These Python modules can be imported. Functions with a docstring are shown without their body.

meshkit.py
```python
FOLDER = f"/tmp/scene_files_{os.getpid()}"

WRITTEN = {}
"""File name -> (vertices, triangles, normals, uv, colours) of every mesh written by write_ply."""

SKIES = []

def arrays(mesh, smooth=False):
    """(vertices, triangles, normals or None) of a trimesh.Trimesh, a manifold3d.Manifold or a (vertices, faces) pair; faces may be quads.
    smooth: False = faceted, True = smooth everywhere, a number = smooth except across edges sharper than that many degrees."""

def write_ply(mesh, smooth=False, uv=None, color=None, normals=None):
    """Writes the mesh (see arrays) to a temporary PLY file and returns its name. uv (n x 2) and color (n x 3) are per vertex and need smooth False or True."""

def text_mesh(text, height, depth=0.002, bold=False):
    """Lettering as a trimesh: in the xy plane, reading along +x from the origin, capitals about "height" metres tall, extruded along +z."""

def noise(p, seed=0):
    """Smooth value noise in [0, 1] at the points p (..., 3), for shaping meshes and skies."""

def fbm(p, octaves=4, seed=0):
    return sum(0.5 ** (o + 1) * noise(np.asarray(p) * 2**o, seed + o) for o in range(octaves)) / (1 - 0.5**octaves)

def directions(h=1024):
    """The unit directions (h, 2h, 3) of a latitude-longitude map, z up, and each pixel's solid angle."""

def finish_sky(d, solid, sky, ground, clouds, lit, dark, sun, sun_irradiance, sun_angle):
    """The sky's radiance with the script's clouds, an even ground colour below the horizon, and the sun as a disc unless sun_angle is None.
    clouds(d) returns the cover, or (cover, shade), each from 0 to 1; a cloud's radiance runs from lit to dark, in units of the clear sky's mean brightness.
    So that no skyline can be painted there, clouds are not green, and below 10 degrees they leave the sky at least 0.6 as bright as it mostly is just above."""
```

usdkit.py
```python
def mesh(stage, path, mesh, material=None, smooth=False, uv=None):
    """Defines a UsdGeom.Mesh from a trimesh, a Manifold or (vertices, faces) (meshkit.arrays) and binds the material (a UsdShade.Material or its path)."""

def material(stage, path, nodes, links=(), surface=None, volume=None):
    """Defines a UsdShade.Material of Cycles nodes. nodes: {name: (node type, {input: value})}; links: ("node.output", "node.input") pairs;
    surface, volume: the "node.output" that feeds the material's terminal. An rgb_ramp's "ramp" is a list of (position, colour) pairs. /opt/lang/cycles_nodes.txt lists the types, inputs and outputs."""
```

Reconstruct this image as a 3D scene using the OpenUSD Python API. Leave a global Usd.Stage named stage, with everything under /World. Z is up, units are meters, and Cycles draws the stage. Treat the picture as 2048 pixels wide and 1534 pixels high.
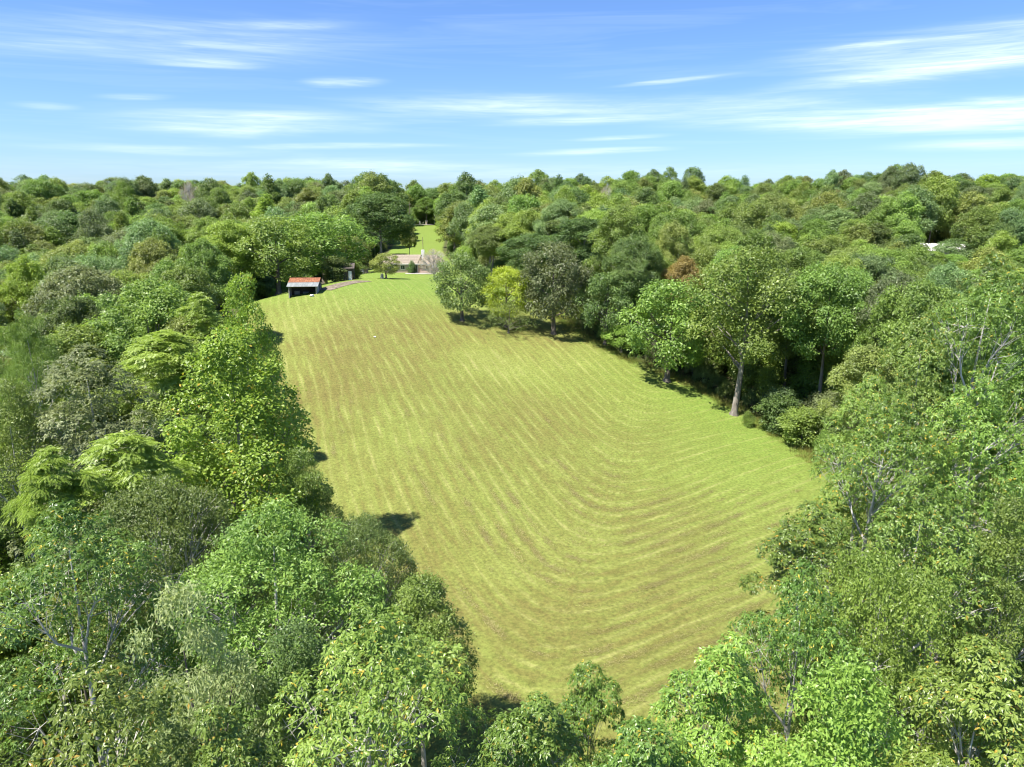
import math
import numpy as np
import trimesh
from scipy.interpolate import RBFInterpolator
from scipy.spatial import cKDTree
from shapely.geometry import Polygon, Point, LineString
from shapely import contains_xy
from pxr import Usd, UsdGeom, UsdLux, UsdShade, Gf, Sdf, Vt
import usdkit
import meshkit

stage = Usd.Stage.CreateInMemory()
UsdGeom.SetStageUpAxis(stage, "Z")
UsdGeom.SetStageMetersPerUnit(stage, 1.0)
world = UsdGeom.Xform.Define(stage, "/World")
stage.SetDefaultPrim(world.GetPrim())
UsdGeom.Scope.Define(stage, "/World/Looks")
PI = math.pi

# ------------------------------------------------------------------ camera, sky, sun, exposure
CAM_Z, PITCH, F = 35.0, math.radians(14.5), 1420.0          # F in pixels of a 2048 wide picture
EXPOSURE = 1.22
cam = UsdGeom.Camera.Define(stage, "/World/camera")
cam.CreateHorizontalApertureAttr(36.0)
cam.CreateFocalLengthAttr(36.0 * F / 2048.0)
cam.CreateClippingRangeAttr(Gf.Vec2f(0.1, 20000))
cam.CreateExposureAttr(EXPOSURE)
cam.AddTranslateOp().Set(Gf.Vec3d(0, 0, CAM_Z))
cam.AddRotateXOp().Set(90.0 - math.degrees(PITCH))

SUN_DIR = np.array([-0.42, -0.25, 0.86]); SUN_DIR /= np.linalg.norm(SUN_DIR)
SUN_EL, SUN_ROT = math.asin(SUN_DIR[2]), math.atan2(SUN_DIR[0], SUN_DIR[1])
SKY_STRENGTH, SUN_INTENSITY = 0.095, 1.25

sky_nodes = {
    "tc": ("texture_coordinate", {}),
    "sky": ("sky_texture", {"sky_type": "single_scattering", "sun_disc": False, "sun_elevation": SUN_EL, "sun_rotation": SUN_ROT,
                            "air_density": 1.0, "aerosol_density": 0.6, "ozone_density": 2.5, "altitude": 300.0}),
    "bg": ("background_shader", {"strength": SKY_STRENGTH}),
    "xyz": ("separate_xyz", {}),
    "az": ("math", {"math_type": "arctan2"}),
    "el": ("math", {"math_type": "arcsine"}),
    "ae": ("combine_xyz", {"z": 0.0}),
    "stretch": ("mapping", {"scale": (2.2, 38.0, 1.0), "rotation": (0, 0, -0.03)}),
    "streak": ("noise_texture", {"scale": 1.0, "detail": 7.0, "roughness": 0.6, "distortion": 0.7}),
    "stretch2": ("mapping", {"scale": (13.0, 210.0, 1.0), "rotation": (0, 0, -0.04)}),
    "fine": ("noise_texture", {"scale": 1.0, "detail": 4.0, "roughness": 0.6, "distortion": 0.5}),
}
sky_links = [("tc.generated", "sky.vector"), ("tc.generated", "xyz.vector"), ("xyz.x", "az.value1"), ("xyz.y", "az.value2"), ("xyz.z", "el.value1"),
             ("az.value", "ae.x"), ("el.value", "ae.y"), ("ae.vector", "stretch.vector"), ("stretch.vector", "streak.vector"),
             ("ae.vector", "stretch2.vector"), ("stretch2.vector", "fine.vector")]


def azel(u, v):
    d = np.array([(u - 1024) / F, math.cos(PITCH) + (767 - v) / F * math.sin(PITCH), -math.sin(PITCH) + (767 - v) / F * math.cos(PITCH)])
    d /= np.linalg.norm(d)
    return math.atan2(d[0], d[1]), math.asin(d[2])


# drifting bands of thin cirrus: centre (towards where it stands in the sky), length, thickness (degrees), tilt, density
CIRRUS = [(1980, 95, 15, 2.0, 0.03, 0.62), (1850, 142, 13, .65, 0.06, 0.5), (2030, 225, 16, 1.3, 0.02, 0.62), (1650, 235, 15, .8, 0.02, 0.5), (1400, 215, 18, 1.2, .02, .34),
          (1180, 242, 9, .5, 0.03, 0.46), (960, 215, 13, 1.4, 0.0, 0.34), (500, 245, 12, 1.1, 0.02, 0.42), (560, 235, 5, .5, .02, .3), (690, 163, 3.6, .5, 0.03, 0.6),
          (1190, 303, 7.5, .3, 0.03, 0.6), (700, 293, 10, .33, .02, .44), (90, 211, 2.4, .3, 0.0, 0.3), (270, 193, 3.0, .3, 0.05, .3), (420, 128, 5, .4, .03, .3), (300, 80, 20, 2.2, .06, .22),
          (560, 50, 8, .5, .06, .28), (1340, 163, 5.5, .2, .06, .36), (1740, 90, 4, .3, .05, .3), (2000, 285, 8, .5, .0, .4), (330, 300, 12, .5, 0, .25), (700, 330, 14, .5, 0, .28), (1000, 345, 60, 1.2, 0, .18), (1240, 275, 5, .22, .04, .34)]
prev = None
for i, (u, v, L, T, tilt, dens) in enumerate(CIRRUS):
    a0, e0 = azel(u, v)
    L, T = math.radians(L), math.radians(T)
    c, s = math.cos(tilt), math.sin(tilt)
    n = f"c{i}"
    sky_nodes[n + "m"] = ("mapping", {"location": (-(a0 * c + e0 * s) / L, -(-a0 * s + e0 * c) / T, 0), "rotation": (0, 0, -tilt), "scale": (1 / L, 1 / T, 1)})
    # mapping applies scale, then rotation, then location: so rotate first in its own node
    sky_nodes[n + "r"] = ("mapping", {"rotation": (0, 0, -tilt)})
    sky_nodes[n + "m"] = ("mapping", {"location": (-(a0 * c + e0 * s) / L, -(-a0 * s + e0 * c) / T, 0), "scale": (1 / L, 1 / T, 1)})
    sky_nodes[n + "w"] = ("vector_math", {"math_type": "multiply_add", "vector2": (0, 1.6, 0)})
    sky_nodes[n + "l"] = ("vector_math", {"math_type": "length"})
    sky_nodes[n + "f"] = ("map_range", {"range_type": "smootherstep", "from_min": 1.15, "from_max": 0.0, "to_min": 0.0, "to_max": dens * 1.25, "clamp": True})
    sky_links += [("ae.vector", n + "r.vector"), (n + "r.vector", n + "m.vector"), ("wob.vector", n + "w.vector1"), (n + "m.vector", n + "w.vector3"),
                  (n + "w.vector", n + "l.vector1"), (n + "l.value", n + "f.value")]
    if prev:
        sky_nodes[n + "a"] = ("math", {"math_type": "add"})
        sky_links += [(prev, n + "a.value1"), (n + "f.result", n + "a.value2")]
        prev = n + "a.value"
    else:
        prev = n + "f.result"
sky_nodes["wob"] = ("vector_math", {"math_type": "subtract", "vector2": (0.5, 0.5, 0.5)})
sky_nodes["sr"] = ("map_range", {"from_min": 0.30, "from_max": 0.66, "to_min": 0.35, "to_max": 1.3, "clamp": True})
sky_nodes["fr"] = ("map_range", {"from_min": 0.32, "from_max": 0.68, "to_min": 0.55, "to_max": 1.3, "clamp": True})
sky_nodes["m1"] = ("math", {"math_type": "multiply"})
sky_nodes["m2"] = ("math", {"math_type": "multiply", "use_clamp": True})
sky_nodes["thin"] = ("map_range", {"from_min": 0.5, "from_max": 0.8, "to_min": 0.0, "to_max": 0.16, "clamp": True})
sky_nodes["m3"] = ("math", {"math_type": "add", "use_clamp": True})
sky_nodes["tone"] = ("mix", {"mix_type": "multiply", "fac": 1.0, "color2": (0.49, 0.64, 0.90)})
sky_nodes["cl"] = ("mix", {"mix_type": "mix", "color2": (4.6, 5.5, 6.9)})
sky_links += [("streak.color", "wob.vector1"), ("streak.fac", "sr.value"), ("fine.fac", "fr.value"), (prev, "m1.value1"), ("sr.result", "m1.value2"),
              ("m1.value", "m2.value1"), ("fr.result", "m2.value2"), ("streak.fac", "thin.value"), ("m2.value", "m3.value1"), ("thin.result", "m3.value2"),
              ("sky.color", "tone.color1"), ("tone.color", "cl.color1"), ("m3.value", "cl.fac"), ("cl.color", "bg.color")]
usdkit.material(stage, "/World/Looks/sky_look", sky_nodes, sky_links, surface="bg.background")
dome = UsdLux.DomeLight.Define(stage, "/World/sky")
UsdShade.MaterialBindingAPI.Apply(dome.GetPrim()).Bind(UsdShade.Material.Get(stage, "/World/Looks/sky_look"))
dome.GetPrim().SetCustomDataByKey("kind", "structure")
sun = UsdLux.DistantLight.Define(stage, "/World/sun")
sun.CreateNormalizeAttr(True)
sun.CreateIntensityAttr(SUN_INTENSITY)
sun.CreateAngleAttr(0.5)
sun.CreateColorAttr(Gf.Vec3f(1.0, 0.95, 0.86))
sun.AddTransformOp().Set(Gf.Matrix4d().SetRotate(Gf.Rotation(Gf.Vec3d(0, 0, -1), Gf.Vec3d(*(-SUN_DIR)))))

# ------------------------------------------------------------------ helpers
COUNT = {}


def numbered(parent, name):
    key = f"{parent}/{name}"
    n = COUNT.get(key, 0)
    COUNT[key] = n + 1
    return key if n == 0 else f"{key}_{n:03d}"


def tag(prim, label=None, category=None, group=None, kind=None):
    for k, v in (("label", label), ("category", category), ("group", group), ("kind", kind)):
        if v:
            prim.SetCustomDataByKey(k, v)
    return prim


def look(name):
    return UsdShade.Material.Get(stage, f"/World/Looks/{name}")


def thing(name, label=None, category=None, group=None, loc=(0, 0, 0), rz=0.0, kind=None):
    x = UsdGeom.Xform.Define(stage, numbered("/World", name))
    x.AddTranslateOp().Set(Gf.Vec3d(*map(float, loc)))
    if rz:
        x.AddRotateZOp().Set(math.degrees(rz))
    tag(x.GetPrim(), label, category, group, kind)
    return x.GetPrim()


def part(name, mesh, mat, parent=None, smooth=False, prim=None):
    p = str(parent.GetPath()) if parent is not None else "/World"
    return usdkit.mesh(stage, numbered(p, name), mesh, look(mat) if mat else None, smooth=smooth).GetPrim()


def primvar(prim, name, values):
    UsdGeom.PrimvarsAPI(prim).CreatePrimvar(name, Sdf.ValueTypeNames.FloatArray, "vertex").Set(Vt.FloatArray.FromNumpy(np.asarray(values, np.float32)))


def box(x0, x1, y0, y1, z0, z1):
    m = trimesh.creation.box((x1 - x0, y1 - y0, z1 - z0))
    m.apply_translation(((x0 + x1) / 2, (y0 + y1) / 2, (z0 + z1) / 2))
    return m


def slab(quad, thick):
    """A closed slab: four corners (counter-clockwise seen from outside) and a thickness inwards."""
    q = np.asarray(quad, float)
    n = np.cross(q[1] - q[0], q[2] - q[0]); n /= np.linalg.norm(n)
    v = np.vstack([q, q - n * thick])
    f = [[0, 1, 2], [0, 2, 3], [4, 6, 5], [4, 7, 6], [0, 4, 5], [0, 5, 1], [1, 5, 6], [1, 6, 2], [2, 6, 7], [2, 7, 3], [3, 7, 4], [3, 4, 0]]
    return trimesh.Trimesh(v, f, process=False)


def wall_poly(outline, thick, axis):
    """A wall of the given outline [(a, z)...] extruded by thick; axis 'x': outline runs in x, thickness in +y; 'y': runs in y, thickness in +x."""
    m = trimesh.creation.extrude_polygon(Polygon(outline), thick, engine="earcut")
    v = m.vertices.copy()
    m.vertices = np.c_[v[:, 0], v[:, 2], v[:, 1]] if axis == "x" else np.c_[v[:, 2], v[:, 0], v[:, 1]]
    m.fix_normals()
    return m


def tube(points, radii, sides=6, cap=True):
    p = np.asarray(points, float)
    r = np.broadcast_to(radii, (len(p),))
    t = np.gradient(p, axis=0); t /= np.linalg.norm(t, axis=1, keepdims=True) + 1e-9
    ref = np.where(np.abs(t[:, 2:3]) > 0.9, [[1.0, 0, 0]], [[0, 0, 1.0]])
    a = np.cross(t, ref); a /= np.linalg.norm(a, axis=1, keepdims=True) + 1e-9
    b = np.cross(t, a)
    th = np.arange(sides) / sides * 2 * PI
    v = (p[:, None] + r[:, None, None] * (np.cos(th)[None, :, None] * a[:, None] + np.sin(th)[None, :, None] * b[:, None])).reshape(-1, 3)
    i, j = np.meshgrid(np.arange(len(p) - 1), np.arange(sides), indexing="ij")
    k = (j + 1) % sides
    q = np.stack([i * sides + j, i * sides + k, (i + 1) * sides + k, (i + 1) * sides + j], -1).reshape(-1, 4)
    f = np.vstack([q[:, [0, 2, 1]], q[:, [0, 3, 2]]])
    if cap:
        n = len(v)
        v = np.vstack([v, p[-1:] + t[-1:] * r[-1]])
        l = (len(p) - 1) * sides
        f = np.vstack([f, [[l + x, l + (x + 1) % sides, n][::-1] for x in range(sides)]])
    return v, f


def join(meshes):
    vs, fs, n = [], [], 0
    for v, f in meshes:
        vs.append(v); fs.append(np.asarray(f) + n); n += len(v)
    return np.vstack(vs), np.vstack(fs)


def tri(m):
    return np.array(m.vertices), np.array(m.faces)


# ------------------------------------------------------------------ materials
def simple(name, c1, c2, scale=3.0, rough=0.85, stretch=(1, 1, 1), detail=4.0, bump=0.0, ramp=(0.35, 0.65), spec=0.3, metallic=0.0):
    nodes = {"t": ("texture_coordinate", {}), "m": ("mapping", {"scale": stretch}), "n": ("noise_texture", {"scale": scale, "detail": detail, "roughness": 0.6}),
             "r": ("rgb_ramp", {"ramp": [(0, c1), (ramp[0], c1), (ramp[1], c2), (1, c2)]}), "p": ("principled_bsdf", {"roughness": rough, "specular_ior_level": spec, "metallic": metallic})}
    links = [("t.object", "m.vector"), ("m.vector", "n.vector"), ("n.fac", "r.fac"), ("r.color", "p.base_color")]
    if bump:
        nodes["b"] = ("bump", {"strength": 0.6, "distance": bump})
        links += [("n.fac", "b.height"), ("b.normal", "p.normal")]
    usdkit.material(stage, f"/World/Looks/{name}", nodes, links, surface="p.BSDF")


LEAF_GAIN = (1, 1, 1)


def leaf(name, dark, mid, light, accent=None, amount=0.0, rough=0.42, transl=0.38, hue_var=0.016, spec=0.5, val_var=0.24):
    """Leaves: tint (0..1 for each leaf) runs from dark to light, the last share of leaves being the accent colour (turning leaves, twig tips)."""
    g = LEAF_GAIN
    dark, mid, light = ([c * k for c, k in zip(col, g)] for col in (dark, mid, light))
    stops = [(0, dark), (0.5, mid), (1 - amount - 0.02 if amount else 1, light)]
    if amount:
        stops += [(1 - amount, accent), (1, accent)]
    nodes = {"a": ("attribute", {"attribute": "tint"}), "r": ("rgb_ramp", {"ramp": stops}), "o": ("object_info", {}),
             "h": ("map_range", {"from_min": 0, "from_max": 1, "to_min": 0.5 - hue_var, "to_max": 0.5 + hue_var, "clamp": True}),
             "w": ("white_noise_texture", {"dimensions": "1D"}),
             "v": ("map_range", {"from_min": 0, "from_max": 1, "to_min": 1 - val_var, "to_max": 1 + 0.92 * val_var, "clamp": True}),
             "hsv": ("hsv", {"saturation": 1.0, "fac": 1.0}),
             "p": ("principled_bsdf", {"roughness": rough, "specular_ior_level": spec}),
             "tcol": ("mix", {"mix_type": "multiply", "fac": 1.0, "color2": (1.25, 1.28, 0.75)}),
             "t": ("translucent_bsdf", {}), "mix": ("mix_closure", {"fac": transl})}
    links = [("a.fac", "r.fac"), ("r.color", "hsv.color"), ("o.random", "h.value"), ("h.result", "hsv.hue"), ("o.random", "w.w"), ("w.value", "v.value"), ("v.result", "hsv.value"),
             ("hsv.color", "p.base_color"), ("hsv.color", "tcol.color1"), ("tcol.color", "t.color"), ("p.BSDF", "mix.closure1"), ("t.BSDF", "mix.closure2")]
    usdkit.material(stage, f"/World/Looks/{name}", nodes, links, surface="mix.closure")


LEAF_GAIN = (1.22, 1.17, 1.10)
leaf("leaf_mid", (0.085, 0.144, 0.030), (0.161, 0.246, 0.053), (0.248, 0.349, 0.074))
leaf("leaf_olive", (0.099, 0.135, 0.034), (0.168, 0.216, 0.057), (0.252, 0.306, 0.086))
leaf("leaf_dark", (0.056, 0.102, 0.030), (0.108, 0.170, 0.049), (0.172, 0.246, 0.066))
leaf("leaf_blue", (0.073, 0.133, 0.049), (0.141, 0.221, 0.085), (0.225, 0.322, 0.130))
leaf("leaf_grey", (0.084, 0.114, 0.046), (0.143, 0.186, 0.078), (0.218, 0.267, 0.124))
leaf("leaf_bright", (0.101, 0.163, 0.027), (0.179, 0.275, 0.049), (0.263, 0.367, 0.081))
leaf("leaf_yellow", (0.180, 0.245, 0.020), (0.310, 0.390, 0.036), (0.420, 0.495, 0.068), hue_var=0.003, val_var=0.05)
leaf("leaf_lime", (0.125, 0.195, 0.026), (0.210, 0.310, 0.045), (0.300, 0.400, 0.078), hue_var=0.006, val_var=0.06)
leaf("leaf_orange", (0.150, 0.120, 0.038), (0.245, 0.200, 0.066), (0.345, 0.290, 0.105), hue_var=0.004, val_var=0.06)
leaf("leaf_rust", (0.105, 0.095, 0.032), (0.165, 0.150, 0.052), (0.230, 0.205, 0.075), hue_var=0.006, val_var=0.08)
leaf("leaf_tulip", (0.105, 0.178, 0.021), (0.188, 0.292, 0.038), (0.295, 0.420, 0.070), (0.55, 0.42, 0.06), 0.03, hue_var=0.003, val_var=0.04)
leaf("leaf_gloss", (0.060, 0.110, 0.020), (0.110, 0.185, 0.034), (0.180, 0.270, 0.056), (0.50, 0.36, 0.05), 0.045, rough=0.33)
leaf("leaf_whorl", (0.096, 0.162, 0.030), (0.184, 0.281, 0.053), (0.301, 0.408, 0.084), (0.40, 0.30, 0.04), 0.045, rough=0.36)
leaf("leaf_hickory", (0.088, 0.150, 0.026), (0.155, 0.240, 0.045), (0.240, 0.335, 0.080), (0.50, 0.38, 0.06), 0.03, rough=0.36)
leaf("leaf_silver", (0.155, 0.210, 0.080), (0.260, 0.330, 0.145), (0.380, 0.440, 0.235), rough=0.5, hue_var=0.003, val_var=0.04)
leaf("leaf_tan", (0.210, 0.165, 0.084), (0.303, 0.242, 0.129), (0.385, 0.319, 0.188), hue_var=0.004)
simple("bark_grey", (0.14, 0.12, 0.10), (0.30, 0.27, 0.235), scale=2.5, stretch=(1, 1, 0.35), bump=0.03)
simple("bark_brown", (0.09, 0.075, 0.06), (0.20, 0.17, 0.14), scale=3.0, stretch=(1, 1, 0.3), bump=0.03)
simple("bark_pale", (0.34, 0.31, 0.27), (0.58, 0.55, 0.50), scale=2.5, stretch=(1, 1, 0.4), bump=0.02)
simple("old_boards", (0.19, 0.18, 0.165), (0.40, 0.385, 0.36), scale=5.0, stretch=(6, 6, 0.5))
simple("dark_boards", (0.05, 0.042, 0.036), (0.13, 0.11, 0.095), scale=5.0, stretch=(6, 6, 0.5))
simple("rusty_roof", (0.13, 0.045, 0.022), (0.32, 0.135, 0.065), scale=1.6, stretch=(3, 0.7, 0.7), rough=0.75)
simple("zinc_roof", (0.16, 0.175, 0.175), (0.27, 0.28, 0.275), scale=1.0, stretch=(3, 0.7, 0.7), rough=0.5)
simple("shingles", (0.20, 0.165, 0.125), (0.30, 0.25, 0.195), scale=4.0)
simple("white_paint", (0.66, 0.65, 0.62), (0.80, 0.79, 0.76), scale=2.0, rough=0.6)
simple("pinkish_brick", (0.46, 0.33, 0.26), (0.62, 0.48, 0.39), scale=6.0)
simple("tan_siding", (0.46, 0.38, 0.26), (0.56, 0.47, 0.33), scale=2.0)
simple("pale_stone", (0.45, 0.43, 0.40), (0.66, 0.64, 0.60), scale=4.0)
simple("concrete", (0.24, 0.225, 0.20), (0.36, 0.34, 0.31), scale=2.0)
simple("shaded_gravel_look", (0.085, 0.065, 0.040), (0.24, 0.20, 0.155), scale=1.1, detail=8.0, bump=0.02)  # albedo lowered: shade of the overhanging trees is painted into the gravel colour
simple("dark_inside", (0.02, 0.018, 0.015), (0.045, 0.04, 0.035), scale=2.0)  # near black for small parts; on the lean-to panel it paints indoor shade
simple("pole_wood", (0.18, 0.14, 0.10), (0.30, 0.25, 0.19), scale=3.0, stretch=(2, 2, 0.3))
simple("car_paint", (0.02, 0.022, 0.026), (0.03, 0.032, 0.036), scale=1.0, rough=0.25, spec=0.5)
usdkit.material(stage, "/World/Looks/dark_glass", {"p": ("principled_bsdf", {"base_color": (0.03, 0.035, 0.04), "roughness": 0.08})}, [], surface="p.BSDF")

# ------------------------------------------------------------------ the lie of the land
S = 1.15


def ray(u, v):
    d = np.array([(u - 1024) / F, math.cos(PITCH) + (767 - v) / F * math.sin(PITCH), -math.sin(PITCH) + (767 - v) / F * math.cos(PITCH)])
    return d / d[1]


def at_y(u, v, y):
    d = ray(u, v)
    return np.array([d[0] * y, y, CAM_Z + d[2] * y])


SEEN = [(1240, 1450, 31 * S), (1000, 1200, 44 * S), (1300, 1000, 60 * S), (1600, 950, 66 * S), (900, 900, 68 * S), (1490, 832, 84 * S), (640, 800, 82 * S), (1000, 750, 92 * S),
        (1200, 700, 100 * S), (700, 650, 105 * S), (922, 642, 110 * S), (605, 593, 136), (1017, 665, 122), (790, 560, 182), (697, 558, 165), (830, 545, 200),
        (745, 551, 192), (690, 552, 192), (850, 500, 300), (855, 450, 420), (840, 470, 370)]
ctrl = [at_y(*s) for s in SEEN]
for x, y, drop in [(-80, 60, 38), (-120, 120, 39), (-150, 220, 38), (-190, 330, 29), (-270, 450, 14), (-60, 180, 25), (-62, 250, 25), (-110, 330, 22), (-20, 22, 33.5), (-42, 60, 33), (-44, 95, 29),
                   (40, 35, 34), (70, 80, 34), (100, 120, 36), (60, 150, 29), (112, 195, 36), (152, 252, 22.0), (62, 220, 29), (190, 290, 30), (90, 330, 25), (270, 400, 11), (150, 470, 13), (-60, 560, 20),
                   (-170, 500, 13), (80, 440, 14), (0, -10, 34), (20, 340, 22), (330, 330, 16), (-330, 330, 22), (0, 450, 14.5), (-260, 200, 34), (280, 180, 34), (-20, 440, 14.5), (350, 470, 9), (-300, 560, 14), (250, 560, 13)]:
    ctrl.append(np.array([x, y, CAM_Z - drop]))
ctrl = np.array(ctrl)
_rbf = RBFInterpolator(ctrl[:, :2] / 100, ctrl[:, 2], kernel="thin_plate_spline", smoothing=0.004)


def ground(x, y):
    x, y = np.asarray(x, float), np.asarray(y, float)
    p = np.c_[np.clip(x, -420, 420).ravel(), np.clip(y, -60, 620).ravel()]
    z = np.concatenate([_rbf(c / 100) for c in np.array_split(p, max(1, len(p) // 20000))]).reshape(x.shape)
    out = np.maximum(np.abs(x) - 420, 0) + np.maximum(y - 620, 0) + np.maximum(-60 - y, 0)
    return np.clip(z, -10, 40) - 25 * (1 - np.exp(-out / 500))


def hit(u, v):
    """Where the view through a pixel of the photograph meets the ground."""
    ys = np.linspace(8, 700, 1400)
    d = ray(u, v)
    g = ground(d[0] * ys, ys)
    below = CAM_Z + d[2] * ys < g
    y = ys[np.argmax(below)] if below.any() else ys[-1]
    return np.array([d[0] * y, y, float(ground(d[0] * y, y))])


def pixel(p):
    p = np.asarray(p, float)
    r = p - [0, 0, CAM_Z]
    depth = r[..., 1] * math.cos(PITCH) - r[..., 2] * math.sin(PITCH)
    up = r[..., 1] * math.sin(PITCH) + r[..., 2] * math.cos(PITCH)
    return 1024 + F * r[..., 0] / depth, 767 - F * up / depth, depth


FIELD = Polygon([(-58, 150), (-47, 122), (-38, 102), (-32, 86), (-27, 70), (-22, 56), (-17, 43), (-10, 31), (-1, 24), (9, 22), (19, 27), (27, 40), (36, 58), (39, 74),
                 (35, 95), (27, 107), (19, 113), (13, 121), (7, 140), (-1, 160), (-10, 185), (-14, 210), (-50, 216), (-52, 190), (-62, 168)]).buffer(3).buffer(-3)
MEADOW = Polygon([(-50, 216), (-51, 300), (-62, 425), (-38, 428), (-29, 300), (-14, 210)])
left_edge = np.array([(-120, 300), (-58, 158), (-47, 122), (-38, 102), (-32, 86), (-27, 70), (-22, 56), (-17, 43), (-10, 28), (0, 6)], float)
for _ in range(4):
    q = left_edge
    left_edge = np.vstack([q[:1], np.stack([0.75 * q[:-1] + 0.25 * q[1:], 0.25 * q[:-1] + 0.75 * q[1:]], 1).reshape(-1, 2), q[-1:]])
_line = LineString(left_edge)
edge_pts = np.array([_line.interpolate(t).coords[0] for t in np.arange(0, _line.length, 0.5)])
edge_tree = cKDTree(edge_pts)


def rows(x, y):
    """The mower's rounds: how far in from the field's left edge, bending round the near tip into the right-hand runs; and how far along."""
    p = np.c_[np.ravel(x), np.ravel(y)]
    d1, i = edge_tree.query(p)
    d1 = d1 * np.where(p[:, 0] < np.interp(p[:, 1], left_edge[::-1, 1], left_edge[::-1, 0]), -1, 1)
    r = p - [4.0, 27.0]
    d2 = r @ np.array([-0.59, 0.81]) + 4.0
    k = 2.6
    d = -k * np.logaddexp(-d1 / k, -d2 / k)
    w = 1 / (1 + np.exp(np.clip((d2 - d1) / 1.5, -30, 30)))
    al = (1 - w) * (i * 0.5) + w * (r @ np.array([0.81, 0.59]) + 300)
    d = d + 1.6 * (meshkit.fbm(np.c_[p * .045, 0 * p[:, :1]], 2, 41) - .5)
    return d.reshape(np.shape(x)), al.reshape(np.shape(x))


def axis(lo, hi, step, far, grow=1.18):
    a = list(np.arange(lo, hi + step / 2, step))
    s, up = step, []
    while (up or a)[-1] < far:
        s *= grow; up.append((up or a)[-1] + s)
    s, dn = step, []
    while (dn or a[:1])[-1] > -far:
        s *= grow; dn.append((dn or a[:1])[-1] - s)
    return np.array(dn[::-1] + a + up)


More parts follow.
